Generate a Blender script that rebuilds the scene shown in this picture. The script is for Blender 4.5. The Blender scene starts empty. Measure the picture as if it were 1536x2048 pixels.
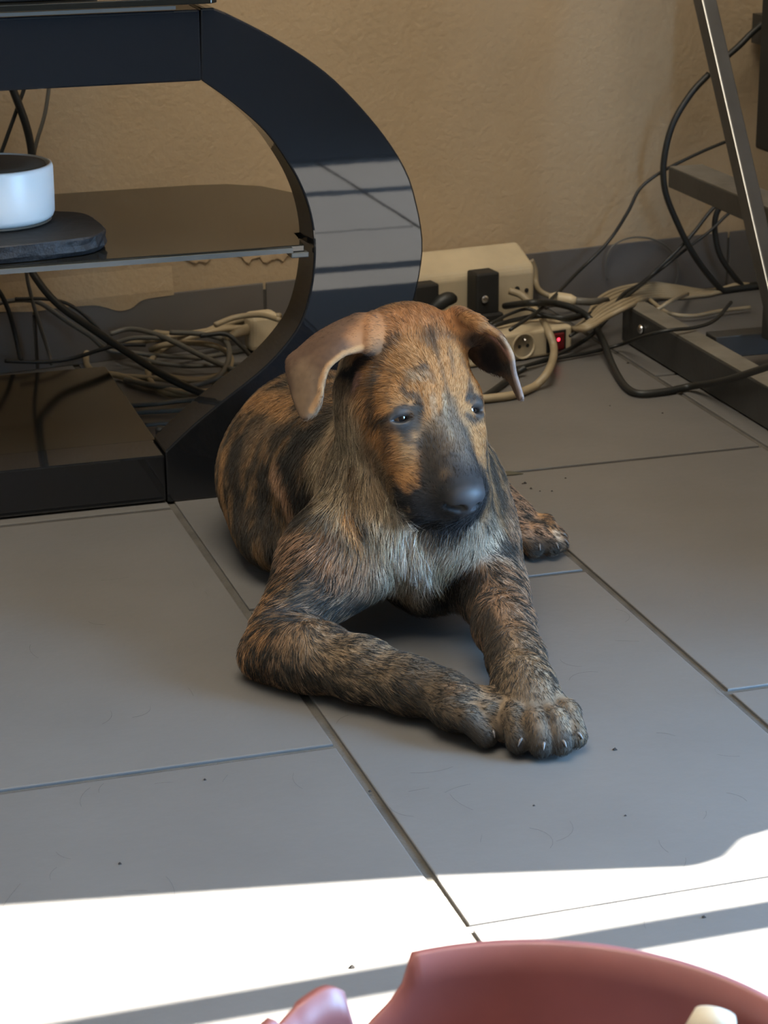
import bpy, bmesh, math, random
import numpy as np
from mathutils import Matrix, Vector

random.seed(7)
rng = np.random.default_rng(7)
SC = bpy.context.scene
COL = SC.collection

# ------------------------------------------------------------------ camera
CAM_H = 0.76
F_PX = 4500.0                      # focal length in pixels of a 1536 x 2048 frame
PITCH, YAW, ROLL = (math.radians(a) for a in (19.22, 17.31, -0.34))
_cp, _sp, _cy, _sy = math.cos(PITCH), math.sin(PITCH), math.cos(YAW), math.sin(YAW)
CW = np.array([_sy*_cp, _cy*_cp, -_sp])
_r0 = np.array([_cy, -_sy, 0.0]); _u0 = np.cross(_r0, CW)
CR = math.cos(ROLL)*_r0 + math.sin(ROLL)*_u0
CU = -math.sin(ROLL)*_r0 + math.cos(ROLL)*_u0
CP = np.array([0, 0, CAM_H])
cam = bpy.data.cameras.new('camera'); camo = bpy.data.objects.new('camera', cam); COL.objects.link(camo)
cam.sensor_fit = 'HORIZONTAL'; cam.sensor_width = 36.0; cam.lens = F_PX/1536*36
cam.clip_start = 0.05
camo.matrix_world = Matrix(((CR[0], CU[0], -CW[0], 0), (CR[1], CU[1], -CW[1], 0), (CR[2], CU[2], -CW[2], CAM_H), (0, 0, 0, 1)))
cam.dof.use_dof = True; cam.dof.focus_distance = 1.92; cam.dof.aperture_fstop = 26
SC.camera = camo

# ------------------------------------------------------------------ light and exposure
SC.view_settings.view_transform = 'Standard'; SC.view_settings.look = 'None'
SC.view_settings.gamma = 1.0; SC.view_settings.use_curve_mapping = False
SC.view_settings.exposure = 1.25
SC.cycles.use_denoising = True
SC.cycles.max_bounces = 8; SC.cycles.diffuse_bounces = 5; SC.cycles.glossy_bounces = 4
SC.cycles.sample_clamp_indirect = 6.0
world = bpy.data.worlds.new('sky'); SC.world = world; world.use_nodes = True
bg = world.node_tree.nodes['Background']; bg.inputs[0].default_value = (0.30, 0.59, 1.0, 1); bg.inputs[1].default_value = 20.0
sun = bpy.data.lights.new('sun', 'SUN'); sun.energy = 68.0; sun.angle = math.radians(0.53); sun.color = (1.0, 0.95, 0.86)
suno = bpy.data.objects.new('sun', sun); COL.objects.link(suno)
suno.rotation_euler = Vector((-1, 0, -0.9)).to_track_quat('-Z', 'Y').to_euler()
suno.location = (4, 1, 3)
por = bpy.data.lights.new('window_daylight', 'AREA'); por.shape = 'RECTANGLE'; por.size = 1.15; por.size_y = 1.5
por.cycles.is_portal = True
poro = bpy.data.objects.new('window_daylight', por); COL.objects.link(poro)
poro.matrix_world = Matrix.Translation((1.65, 0.945, 0.75)) @ Vector((-1, 0, 0)).to_track_quat('-Z', 'Y').to_matrix().to_4x4()

# overhead fill, added unseen for ambient light: a square diffusing panel
cl_ = bpy.data.lights.new('overhead_fill', 'AREA'); cl_.shape = 'SQUARE'; cl_.size = 1.5; cl_.energy = 26.0; cl_.color = (1.0, 0.87, 0.68)
clo = bpy.data.objects.new('overhead_fill', cl_); COL.objects.link(clo); clo.location = (.3, 1.38, 2.44)

# ------------------------------------------------------------------ picking# ------------------------------------------------------------------ picking points of the place from the photograph's sight lines
def ray(x, y): return CW*F_PX + CR*(x-768) - CU*(y-1024)
def at_y(x, y, Y): d = ray(x, y); return CP + d*(Y/d[1])
def at_z(x, y, z): d = ray(x, y); return CP + d*((z-CAM_H)/d[2])
def at_x(x, y, X): d = ray(x, y); return CP + d*(X/d[0])
def project(P):
    v = np.asarray(P) - CP; k = v @ CW
    return 768 + F_PX*(v @ CR)/k, 1024 - F_PX*(v @ CU)/k, k
WS = 0.127                                  # the back wall runs at a slight angle to the tiles
WN = np.array([-WS, 1, 0])/math.hypot(1, WS)
def wall_y(x): return 2.743 + WS*(x-0.413)
WP = np.array([0.413, 2.743, 0])
def at_wall(x, y, off=0.0):
    d = ray(x, y); return CP + d*(((WP - WN*off - CP) @ WN)/(d @ WN))

# ------------------------------------------------------------------ materials
def srgb(r, g, b):
    f = lambda c: (c/255/12.92) if c <= 10 else ((c/255+0.055)/1.055)**2.4
    return (f(r), f(g), f(b))
def mat(name, col, rough=0.6, metal=0.0, bump=0.0, bscale=200.0, var=0.0, vscale=6.0, col2=None, spec=0.5, coat=0.0, objvar=0.0, rvar=0.0):
    m = bpy.data.materials.new(name); m.use_nodes = True
    nt = m.node_tree; N = nt.nodes; L = nt.links; b = N['Principled BSDF']
    b.inputs['Base Color'].default_value = (*col, 1); b.inputs['Roughness'].default_value = rough
    b.inputs['Metallic'].default_value = metal; b.inputs['Specular IOR Level'].default_value = spec
    b.inputs['Coat Weight'].default_value = coat; b.inputs['Coat Roughness'].default_value = 0.03
    tc = N.new('ShaderNodeTexCoord')
    if var or col2:
        n = N.new('ShaderNodeTexNoise'); n.inputs['Scale'].default_value = vscale; n.inputs['Detail'].default_value = 6
        L.new(tc.outputs['Object'], n.inputs['Vector'])
        mx = N.new('ShaderNodeMix'); mx.data_type = 'RGBA'
        c2 = col2 if col2 else tuple(c*(1-var) for c in col)
        mx.inputs[6].default_value = (*col, 1); mx.inputs[7].default_value = (*c2, 1)
        mr = N.new('ShaderNodeMapRange'); mr.inputs[1].default_value = 0.35; mr.inputs[2].default_value = 0.68
        L.new(n.outputs['Fac'], mr.inputs[0]); L.new(mr.outputs[0], mx.inputs[0])
        out = mx.outputs[2]
        if objvar:
            oi = N.new('ShaderNodeObjectInfo'); hs = N.new('ShaderNodeHueSaturation')
            m2 = N.new('ShaderNodeMapRange'); m2.inputs[3].default_value = 1-objvar; m2.inputs[4].default_value = 1+objvar
            L.new(oi.outputs['Random'], m2.inputs[0]); L.new(m2.outputs[0], hs.inputs['Value']); L.new(out, hs.inputs['Color']); out = hs.outputs[0]
        L.new(out, b.inputs['Base Color'])
        if rvar:
            m3 = N.new('ShaderNodeMapRange'); m3.inputs[3].default_value = rough-rvar; m3.inputs[4].default_value = rough+rvar
            L.new(n.outputs['Fac'], m3.inputs[0]); L.new(m3.outputs[0], b.inputs['Roughness'])
    if bump:
        n2 = N.new('ShaderNodeTexNoise'); n2.inputs['Scale'].default_value = bscale; n2.inputs['Detail'].default_value = 4
        L.new(tc.outputs['Object'], n2.inputs['Vector'])
        bp = N.new('ShaderNodeBump'); bp.inputs['Strength'].default_value = bump; bp.inputs['Distance'].default_value = 0.002
        L.new(n2.outputs['Fac'], bp.inputs['Height']); L.new(bp.outputs[0], b.inputs['Normal'])
    return m
M = {}
M['tile'] = mat('glazed_grey_tile', (0.125, 0.120, 0.114), 0.38, bump=0.12, bscale=90, var=0.10, vscale=7, objvar=0.03, rvar=0.06)
M['grout'] = mat('grey_brown_grout', (0.080, 0.073, 0.062), 0.95, bump=0.5, bscale=400, var=0.35, vscale=30)
M['plaster'] = mat('beige_rough_plaster', (0.40, 0.302, 0.188), 0.9, bump=0.6, bscale=140, var=0.16, vscale=3.2)
M['plaster_edge'] = mat('beige_plaster_skim', (0.42, 0.31, 0.19), 0.9, bump=0.7, bscale=120, var=0.2, vscale=9)
M['base_tile'] = mat('dark_grey_skirting_tile', (0.115, 0.105, 0.095), 0.42, bump=0.1, bscale=80, var=0.15, vscale=8)
M['white_wall'] = mat('beige_plaster', (0.66, 0.53, 0.38), 0.9, bump=0.3, bscale=120)
M['ceiling'] = mat('white_ceiling_paint', (0.82, 0.78, 0.70), 0.9)
M['wood'] = mat('dark_brown_blocker_wood', (0.10, 0.06, 0.035), 0.5, bump=0.2, bscale=60, var=0.3, vscale=10)
M['reflection_sheet'] = mat('dark_sheet_pile', (0.018, 0.017, 0.016), 0.95, bump=1.0, bscale=500)
M['cream_cloth'] = mat('cream_curtain_cloth', (0.75, 0.66, 0.5), 0.9)
M['sun_blocker'] = mat('brown_blocker_cloth', (0.10, 0.08, 0.07), 0.9)
M['gloss'] = mat('black_gloss_lacquer', (0.012, 0.013, 0.015), 0.022, bump=0.006, bscale=25)
M['glass'] = mat('dark_tinted_glass', (0.012, 0.012, 0.010), 0.09, spec=0.6)
M['glass_edge'] = mat('polished_glass_edge', (0.10, 0.105, 0.10), 0.25)
M['black_plastic'] = mat('black_plastic', (0.012, 0.012, 0.011), 0.6, var=0.3, vscale=40)
M['black_rubber'] = mat('black_cable_rubber', (0.012, 0.013, 0.012), 0.5)
M['beige_rubber'] = mat('yellowed_cable_sheath', (0.30, 0.24, 0.15), 0.5, var=0.25, vscale=12)
M['grey_rubber'] = mat('grey_cable_sheath', (0.10, 0.095, 0.08), 0.5)
M['old_white'] = mat('yellowed_white_plastic', (0.47, 0.39, 0.26), 0.45, var=0.15, vscale=20)
M['white_plastic'] = mat('white_plastic', (0.84, 0.83, 0.79), 0.35)
M['mesh_grey'] = mat('grey_speaker_cloth', (0.10, 0.085, 0.065), 0.8, bump=0.6, bscale=900)
M['slate'] = mat('dark_slate', (0.012, 0.012, 0.012), 0.75, bump=0.6, bscale=60, var=0.4, vscale=30)
M['slate_edge'] = mat('riven_slate_edge', (0.018, 0.018, 0.02), 0.6, bump=1.0, bscale=130, var=0.6, vscale=120)
M['steel'] = mat('dull_painted_steel', (0.055, 0.055, 0.052), 0.42, metal=0.35, bump=0.15, bscale=120, var=0.3, vscale=14)
M['steel_top'] = mat('scuffed_steel', (0.20, 0.185, 0.155), 0.5, metal=0.3, bump=0.3, bscale=90, var=0.35, vscale=22)
M['edge_highlight'] = mat('steel_edge_highlight', (0.62, 0.61, 0.57), 0.45, metal=0.6)
M['chrome'] = mat('bright_steel', (0.7, 0.7, 0.7), 0.25, metal=1.0)
M['red_plastic'] = mat('brick_red_plastic', (0.33, 0.118, 0.108), 0.42, var=0.22, vscale=14)
M['leaf'] = mat('dry_leaf', (0.06, 0.055, 0.035), 0.8)
M['crumb'] = mat('dark_crumb', (0.02, 0.016, 0.013), 0.9)
M['claw'] = mat('pale_horn_claw', (0.12, 0.105, 0.095), 0.35)
M['toy'] = mat('cream_rubber_toy', (0.62, 0.55, 0.42), 0.6)
mm = bpy.data.materials.new('lit_red_switch'); mm.use_nodes = True
_b = mm.node_tree.nodes['Principled BSDF']; _b.inputs['Base Color'].default_value = (0.10, 0.008, 0.01, 1); _b.inputs['Roughness'].default_value = 0.2
M['switch_red'] = mm
mm = bpy.data.materials.new('red_neon'); mm.use_nodes = True
_b = mm.node_tree.nodes['Principled BSDF']; _b.inputs['Base Color'].default_value = (0.5, 0.01, 0.02, 1)
_b.inputs['Emission Color'].default_value = (1.0, 0.03, 0.06, 1); _b.inputs['Emission Strength'].default_value = 1.6
M['neon'] = mm

# ------------------------------------------------------------------ object helpers
def thing(name, label, cat, loc=(0, 0, 0), group=None):
    o = bpy.data.objects.new(name, None); COL.objects.link(o); o.location = loc; o.empty_display_size = 0.02
    o['label'] = label; o['category'] = cat
    if group: o['group'] = group
    return o
def tag(o, label, cat, group=None):
    o['label'] = label; o['category'] = cat
    if group: o['group'] = group
    return o
def obj(name, me, m=None, parent=None, smooth=False, bevel=0.0, seg=2):
    o = bpy.data.objects.new(name, me); COL.objects.link(o)
    if m is not None and not me.materials: me.materials.append(M[m] if isinstance(m, str) else m)
    if smooth: me.polygons.foreach_set('use_smooth', [True]*len(me.polygons))
    if bevel:
        b = o.modifiers.new('bevel', 'BEVEL'); b.width = bevel; b.segments = seg; b.limit_method = 'ANGLE'; b.angle_limit = math.radians(40)
    if parent is not None:
        o.parent = parent
        if parent.type == 'EMPTY': o.matrix_parent_inverse = Matrix.Translation(-Vector(parent.location))
    return o
def mesh(verts, faces, name='mesh'):
    me = bpy.data.meshes.new(name); me.from_pydata([tuple(map(float, v)) for v in verts], [], faces); me.update()
    bm = bmesh.new(); bm.from_mesh(me); bmesh.ops.recalc_face_normals(bm, faces=bm.faces); bm.to_mesh(me); bm.free()
    return me
def box_mesh(x0, x1, y0, y1, z0, z1):
    v = [(x, y, z) for x in (x0, x1) for y in (y0, y1) for z in (z0, z1)]
    return mesh(v, [(0, 1, 3, 2), (4, 6, 7, 5), (0, 4, 5, 1), (2, 3, 7, 6), (0, 2, 6, 4), (1, 5, 7, 3)])
def prism(poly, axis, a, b):
    """poly of 2-D points extruded along an axis: 'y' takes (x,z), 'z' takes (x,y), 'x' takes (y,z)"""
    n = len(poly)
    def p(q, h): return {'y': (q[0], h, q[1]), 'z': (q[0], q[1], h), 'x': (h, q[0], q[1])}[axis]
    v = [p(q, a) for q in poly] + [p(q, b) for q in poly]
    f = [tuple(range(n)), tuple(range(2*n-1, n-1, -1))] + [(i, (i+1) % n, n+(i+1) % n, n+i) for i in range(n)]
    return mesh(v, f)
def oriented_box(c, ax, ay, az, sx, sy, sz):
    c = np.array(c, float); A = [np.array(a, float)/np.linalg.norm(a) for a in (ax, ay, az)]
    v = [c + A[0]*sx*i + A[1]*sy*j + A[2]*sz*k for i in (-.5, .5) for j in (-.5, .5) for k in (-.5, .5)]
    return mesh(v, [(0, 1, 3, 2), (4, 6, 7, 5), (0, 4, 5, 1), (2, 3, 7, 6), (0, 2, 6, 4), (1, 5, 7, 3)])
def spline(P, n=8):
    P = np.array(P, float)
    if len(P) < 3: return P
    Q = np.vstack([2*P[0]-P[1], P, 2*P[-1]-P[-2]]); out = []
    for i in range(1, len(Q)-2):
        p0, p1, p2, p3 = Q[i-1:i+3]
        for t in np.linspace(0, 1, n, endpoint=False):
            out.append(0.5*((2*p1)+(-p0+p2)*t+(2*p0-5*p1+4*p2-p3)*t*t+(-p0+3*p1-3*p2+p3)*t**3))
    out.append(P[-1]); return np.array(out)
def tube_mesh(P, r, sides=8):
    P = np.array(P, float); n = len(P); T = np.gradient(P, axis=0); T /= np.linalg.norm(T, axis=1)[:, None]+1e-12
    rr = np.full(n, r) if np.isscalar(r) else np.asarray(r)
    up = np.array([0, 0, 1.0]); 
    if abs(T[0] @ up) > .9: up = np.array([0, 1.0, 0])
    N0 = np.cross(T[0], up); N0 /= np.linalg.norm(N0); v = []
    for i in range(n):
        N0 = N0 - T[i]*(N0 @ T[i]); N0 /= np.linalg.norm(N0)+1e-12; B = np.cross(T[i], N0)
        for k in range(sides):
            a = 2*math.pi*k/sides; v.append(P[i] + rr[i]*(N0*math.cos(a)+B*math.sin(a)))
    f = [(i*sides+k, i*sides+(k+1) % sides, (i+1)*sides+(k+1) % sides, (i+1)*sides+k) for i in range(n-1) for k in range(sides)]
    f += [tuple(range(sides))[::-1], tuple((n-1)*sides+k for k in range(sides))]
    return mesh(v, f)
def lathe_mesh(prof, c, axis=(0, 0, 1), seg=40):
    ax = np.array(axis, float); ax /= np.linalg.norm(ax)
    t = np.array([1.0, 0, 0]) if abs(ax[0]) < .8 else np.array([0, 1.0, 0])
    e1 = np.cross(ax, t); e1 /= np.linalg.norm(e1); e2 = np.cross(ax, e1); c = np.array(c, float)
    v = [c + ax*h + (e1*math.cos(2*math.pi*k/seg)+e2*math.sin(2*math.pi*k/seg))*rad for rad, h in prof for k in range(seg)]
    n = len(prof)
    f = [(i*seg+k, i*seg+(k+1) % seg, (i+1)*seg+(k+1) % seg, (i+1)*seg+k) for i in range(n-1) for k in range(seg)]
    f += [tuple(range(seg))[::-1], tuple((n-1)*seg+k for k in range(seg))]
    return mesh(v, f)
def struct(name, me, m, parent=None, **k):
    o = obj(name, me, m, parent, **k)
    if parent is None: o['kind'] = 'structure'
    return o

# ------------------------------------------------------------------ the room
XL, XR, YF, ZC = -2.2, 1.62, -3.4, 2.5
floor = struct('floor', box_mesh(XL-.1, XR+.1, YF-.1, 3.1, -0.06, -0.0025), 'grout')
TW, TL, GX, GY, JW = 0.3355, 0.6035, 0.4475, 1.5585, 0.0078
tile_me = box_mesh(JW/2, TW-JW/2, JW/2, TL-JW/2, -0.008, 0.0)
tile_me.materials.append(M['tile'])
bm = bmesh.new(); bm.from_mesh(tile_me)
bmesh.ops.bevel(bm, geom=[e for e in bm.edges if all(v.co.z > -1e-4 for v in e.verts)], offset=0.0012, segments=2, affect='EDGES', profile=.6)
bm.to_mesh(tile_me); bm.free()
for i in range(-8, 5):
    for j in range(-9, 3):
        x = GX+i*TW; y = GY+j*TL+(0 if i % 2 else TL/2)
        if x+TW < XL or x > XR or y+TL < YF or y > wall_y(x+TW): continue
        t = bpy.data.objects.new('tile', tile_me); COL.objects.link(t); t.parent = floor; t.location = (x, y, random.uniform(-.0003, .0003))
def slanted(x0, x1, off0, off1, z0, z1):
    """a slab along the slanted back wall, between two distances in front of it"""
    p = lambda x, o: (x + WN[0]*-o, wall_y(x) - WN[1]*o)
    q = [p(x0, off0), p(x1, off0), p(x1, off1), p(x0, off1)]
    return prism(q, 'z', z0, z1)
wall_back = struct('wall_back', slanted(XL-.1, XR+.1, -0.12, 0.0, -0.05, ZC), 'plaster')
struct('wall_left', box_mesh(XL-.12, XL, YF, 2.6, -0.05, ZC), 'white_wall')
struct('wall_front', box_mesh(XL-.12, XR+.12, YF-.12, YF, -0.05, ZC), 'white_wall')
struct('ceiling', box_mesh(XL-.12, XR+.12, YF-.12, 3.1, ZC, ZC+.1), 'ceiling')
obj('fill_frame', box_mesh(-.48, 1.08, .60, 2.16, 2.445, 2.4999), 'white_plastic', bpy.data.objects['ceiling'])  # thin frame around the added overhead fill
WY0, WY1, WZ1 = 0.40, 1.50, 1.48
wr = [(YF, -.05), (WY0, -.05), (WY0, WZ1), (WY1, WZ1), (WY1, -.05), (3.1, -.05), (3.1, ZC), (YF, ZC)]
struct('wall_right', prism(wr, 'x', XR, XR+.12), 'white_wall')
win = struct('window_1', prism([(WY0, 0.0), (WY1, 0.0), (WY1, .04), (WY0, .04)], 'x', XR, XR+.1), 'white_plastic')
for y in (0.632, 1.19): obj('mullion', box_mesh(XR+.02, XR+.05, y, y+.04, .04, WZ1), 'white_plastic', win)
# unseen cloth added by the window, its edge shaped to bound the sun patch
ce = [(0.154, 1.38), (0.45, 1.329), (0.629, 1.286), (0.652, 1.292), (0.677, 1.314), (0.702, 1.319), (0.85, 1.329), (1.0, 1.325), (1.4, 1.32), (1.52, 1.34)]
XC = 1.55
poly = [(1.47, 1.48)] + [(1.45, 1.48)] + [(y, (XC-x)*0.9) for x, y in ce] + [(1.34, 0.02), (1.62, 0.02), (1.62, 1.48)]
obj('basin_sun_blocker', box_mesh(XR-.03, XR-.022, .38, 1.085, .85, WZ1), 'sun_blocker', win)  # added unseen panel, keeps the sun off the basin
obj('sun_blocker', prism(poly, 'x', XC-.006, XC+.006), 'sun_blocker', win)
dr = struct('sky_blocker_1', box_mesh(1.22, XR-.03, 1.40, 1.44, .012, 2.08), 'wood')      # unseen leaf, added to block window skylight from the back of the room
tag(obj('reflection_sheet', box_mesh(-.9, 1.5, -2.7, .36, .0005, .008), 'reflection_sheet', bevel=.003), 'unseen dark sheet, added to darken reflections in the black stand', 'reflection_sheet')  # added out of view to keep the glossy stand's reflections dark
# skirting tiles, partly skimmed over with plaster
bb = struct('baseboard_back', slanted(-1.6, 1.61, 0.0, 0.001, 0.0, 0.07), 'grout')
xs = [-1.57+.337*k for k in range(2)] + [-0.95, -0.613, -0.276, 0.06, 0.397, 0.704, 1.072, 1.41, 1.61]
for a, b in zip(xs[:-1], xs[1:]):
    obj('tile', slanted(a+.002, b-.002, 0.001, 0.0045, 0.0, 0.0795), 'base_tile', bb, bevel=.0012)
sk = [at_wall(x, y, .0053) for x, y in [(-40, 628), (0, 624), (40, 624), (70, 623), (110, 617), (150, 613), (190, 611), (215, 616), (238, 622), (262, 617), (282, 602), (305, 596), (330, 592.5), (348, 590)]]
sk = spline(sk, 4)
n = len(sk); V = []
for p in sk:
    zt = max(.084, p[2]+.004)
    V += [tuple(p), (p[0], p[1], zt), tuple(p + WN*.0049 + np.array([0, 0, zt+.03-p[2]])), tuple(p + WN*.0056 + np.array([0, 0, zt+.03-p[2]])), tuple(p + WN*.003)]
Fc = []
for i in range(n-1):
    a = i*5; Fc += [(a+k, a+(k+1) % 5, a+5+(k+1) % 5, a+5+k) for k in range(5)]
Fc += [tuple(range(5)), tuple((n-1)*5+k for k in range(5))[::-1]]
obj('plaster_skim', mesh(V, Fc), 'plaster', wall_back, smooth=False)
def flake(pts, off=.0025):
    lo = [at_wall(x, y, off) for x, y in pts]; nn = len(lo)
    V = [tuple(p) for p in lo] + [tuple(p + WN*(off+.001)) for p in lo]
    return mesh(V, [tuple(range(nn)), tuple(range(2*nn-1, nn-1, -1))] + [(i, (i+1) % nn, nn+(i+1) % nn, nn+i) for i in range(nn)])
obj('peeling_plaster', flake([(366, 515), (380, 523), (392, 527), (398, 522), (412, 526), (420, 519), (424, 508), (366, 511)]), 'plaster_edge', wall_back)
obj('peeling_plaster', flake([(470, 508), (482, 512), (490, 523), (498, 527), (504, 518), (520, 514), (526, 524), (534, 526), (545, 519), (556, 517), (566, 523), (574, 512), (602, 508), (602, 498), (470, 500)]), 'plaster_edge', wall_back)

# ------------------------------------------------------------------ the television stand
YS = 2.18; SD = 0.058
stand = thing('television_stand', 'black glossy television stand with a rounded end loop and dark glass shelves, behind the dog', 'tv stand', (0.05, YS, 0))
def fr(l): return [(p[0], p[2]) for p in (at_y(x, y, YS) for x, y in l)]
out_top = fr([(431, 15), (541, 71), (637, 133), (700, 190), (770, 272), (818, 352), (842, 440)])
ZM = 0.2515
outer = spline(np.array(out_top), 6); outer = np.vstack([outer, [[0.7245, ZM]], np.c_[outer[::-1, 0], 2*ZM-outer[::-1, 1]]])
outer[:, 1] = np.clip(outer[:, 1], 0, .503)
inner = spline(np.array(fr([(402, 160), (458, 200), (513, 246), (550, 288), (592, 354), (617, 417), (628, 485), (624, 560), (606, 633), (577, 682), (525, 738), (444, 803), (385, 852), (331, 903)])), 6)
xj, xb = 0.4955, inner[-1][0]
ring = [(xj, .503)] + [tuple(p) for p in outer] + [(xb, 0.0)] + [tuple(p) for p in inner[::-1]] + [(xj, inner[0][1])]
rp = []
for p in ring:
    if not rp or math.hypot(p[0]-rp[-1][0], p[1]-rp[-1][1]) > 1e-4: rp.append(p)
def strip_prism(oc, ic, y0, y1):
    """the loop's end: outer and inner outlines joined by quads, front and back"""
    k = 60
    def res(c):
        c = np.array(c); d = np.r_[0, np.cumsum(np.linalg.norm(np.diff(c, axis=0), axis=1))]; s = np.linspace(0, d[-1], k)
        return np.c_[np.interp(s, d, c[:, 0]), np.interp(s, d, c[:, 1])]
    o, i = res(oc), res(ic); V = []
    for a, b in zip(o, i): V += [(a[0], y0, a[1]), (b[0], y0, b[1]), (b[0], y1, b[1]), (a[0], y1, a[1])]
    Fc = [(j*4+q, j*4+(q+1) % 4, j*4+4+(q+1) % 4, j*4+4+q) for j in range(k-1) for q in range(4)]
    return mesh(V, Fc + [(0, 1, 2, 3), tuple((k-1)*4+q for q in range(4))])
oc = [(xj, .503)] + [tuple(p) for p in outer] + [(xb, 0.0)]
arc = strip_prism(oc, inner, YS, YS+SD)
obj('end_loop', arc, 'gloss', stand, bevel=.002)
XM = 0.05
mirr = arc.copy()
for v in mirr.vertices: v.co.x = 2*XM - v.co.x
mirr.flip_normals()
obj('end_loop', mirr, 'gloss', stand, bevel=.002)
obj('top_bar', box_mesh(2*XM-xj+.001, xj-.001, YS, YS+SD, inner[0][1]-.001, .502), 'gloss', stand, bevel=.002)
obj('bottom_bar', box_mesh(2*XM-xb+.001, xb-.001, YS, YS+SD, .002, inner[-1][1]-.004), 'gloss', stand, bevel=.002)
sh = [(-.49, 2.187), (.598, 2.187), (.603, 2.245), (.655, 2.255), (.68, 2.29), (.686, 2.34), (.676, 2.40), (.66, 2.455), (.635, 2.505), (.60, 2.53), (.56, 2.537), (-.45, 2.537), (-.50, 2.50)]
ms_ = obj('middle_shelf', prism(sh, 'z', .2535, .2605), 'glass', stand, bevel=.001)
obj('shelf_edge', box_mesh(-.49, .585, 2.1835, 2.1868, .2535, .2585), 'glass_edge', ms_)
obj('shelf_clip', box_mesh(.583, .6015, 2.183, 2.205, .248, .2533), 'glass_edge', ms_, bevel=.001)
bs_ = obj('bottom_shelf', prism([(2*XM-.446, YS+SD+.002), (.446, YS+SD+.002), (.450, 2.545), (2*XM-.450, 2.545)], 'z', .0435, .0505), 'glass', stand, bevel=.001)
ps = at_y(321, 884, 2.245)
obj('corner_screw', lathe_mesh([(.0, .012), (.004, .012), (.0055, .009), (.0055, 0), (.0, 0)], (ps[0], 2.243, .052), (0, 0, 1), 16), 'black_plastic', bs_)
for x in (XM-.28, XM+.05): obj('rear_post', box_mesh(x-.03, x+.03, 2.46, 2.50, .0515, .2525), 'gloss', stand, bevel=.002)
for x in (XM-.28, XM+.05): obj('rear_post', box_mesh(x-.03, x+.03, 2.46, 2.50, .2615, .507), 'gloss', stand, bevel=.002)
ts_ = obj('top_shelf', prism([(2*XM-.512, 2.172), (.505, 2.172), (.512, 2.18), (.512, 2.50), (.50, 2.515), (2*XM-.512, 2.515)], 'z', .508, .5145), 'glass', stand, bevel=.001)
obj('shelf_edge', box_mesh(2*XM-.47, .470, 2.176, 2.178, .5035, .5068), 'glass_edge', ts_)
tv = thing('television', 'black television whose base stands on the top glass shelf', 'television', (-.1, 2.35, .515))
obj('foot_plate', prism([(-.42, 2.19), (.385, 2.19), (.40, 2.21), (.40, 2.42), (-.42, 2.42)], 'z', .5150, .523), 'black_plastic', tv, bevel=.002)
obj('neck', box_mesh(-.16, -.04, 2.33, 2.37, .523, .72), 'black_plastic', tv, bevel=.003)
obj('screen_panel', box_mesh(-.58, .38, 2.30, 2.35, .70, 1.26), 'black_plastic', tv, bevel=.004)

# ------------------------------------------------------------------ on the middle shelf
so = [(-.02, 2.20), (.26, 2.194), (.362, 2.204), (.395, 2.222), (.406, 2.252), (.404, 2.30), (.398, 2.33), (.378, 2.347), (.33, 2.352), (-.02, 2.36)]
so = spline(so + [so[0]], 4)[:-1]
ns = len(so); V = []
for lev, (z, ins) in enumerate([(.2612, .004), (.266, 0), (.272, .001), (.2775, .0005), (.279, .003)]):
    for i, p in enumerate(so):
        c = np.array([.2, 2.27]); d = c - p; d /= np.linalg.norm(d)
        j = (math.sin(i*2.1+lev*1.7)+math.sin(i*5.3+lev))*.0010 if lev < 4 else 0
        q = p + d*(ins+abs(j)*1.3); V.append((q[0], q[1], z+(math.sin(i*1.3)*.0006 if 0 < lev < 4 else 0)))
Fc = [(l*ns+i, l*ns+(i+1) % ns, (l+1)*ns+(i+1) % ns, (l+1)*ns+i) for l in range(4) for i in range(ns)]
Fc += [tuple(range(ns))[::-1], tuple(4*ns+i for i in range(ns))]
sm = mesh(V, Fc)
sl = tag(obj('slate_slab', sm, 'slate'), 'dark slate slab with a rough riven edge on the middle glass shelf', 'slate slab')
sm.materials.append(M['slate_edge'])
for p in sm.polygons:
    if abs(p.normal.z) < .8: p.material_index = 1
hub_c = at_z(-12, 441, .28); hub_c[2] = .2795
hub = thing('smart_speaker', 'white round speaker with a grey cloth top on the dark slate slab', 'speaker', tuple(hub_c))
HR, HH = .0635, .060
obj('shell', lathe_mesh([(0, 0.003), (HR-.006, .003), (HR-.002, .006), (HR-.0005, .010), (HR, .03), (HR, HH-.004), (HR-.001, HH-.001), (HR-.003, HH), (HR-.0045, HH-.001), (HR-.006, HH-.004), (0, HH-.004)], hub_c, seg=72), 'white_plastic', hub, smooth=True)
obj('cloth_top', lathe_mesh([(0, HH-.0035), (HR-.0065, HH-.0035), (HR-.0075, HH-.001), (HR*.5, HH-.0012), (0, HH-.0014)], hub_c, seg=64), 'mesh_grey', hub, smooth=True)
obj('foot_ring', lathe_mesh([(0, 0), (HR-.006, 0), (HR-.004, .0015), (HR-.005, .003), (0, .003)], hub_c, seg=64), 'grey_rubber', hub)

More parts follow.
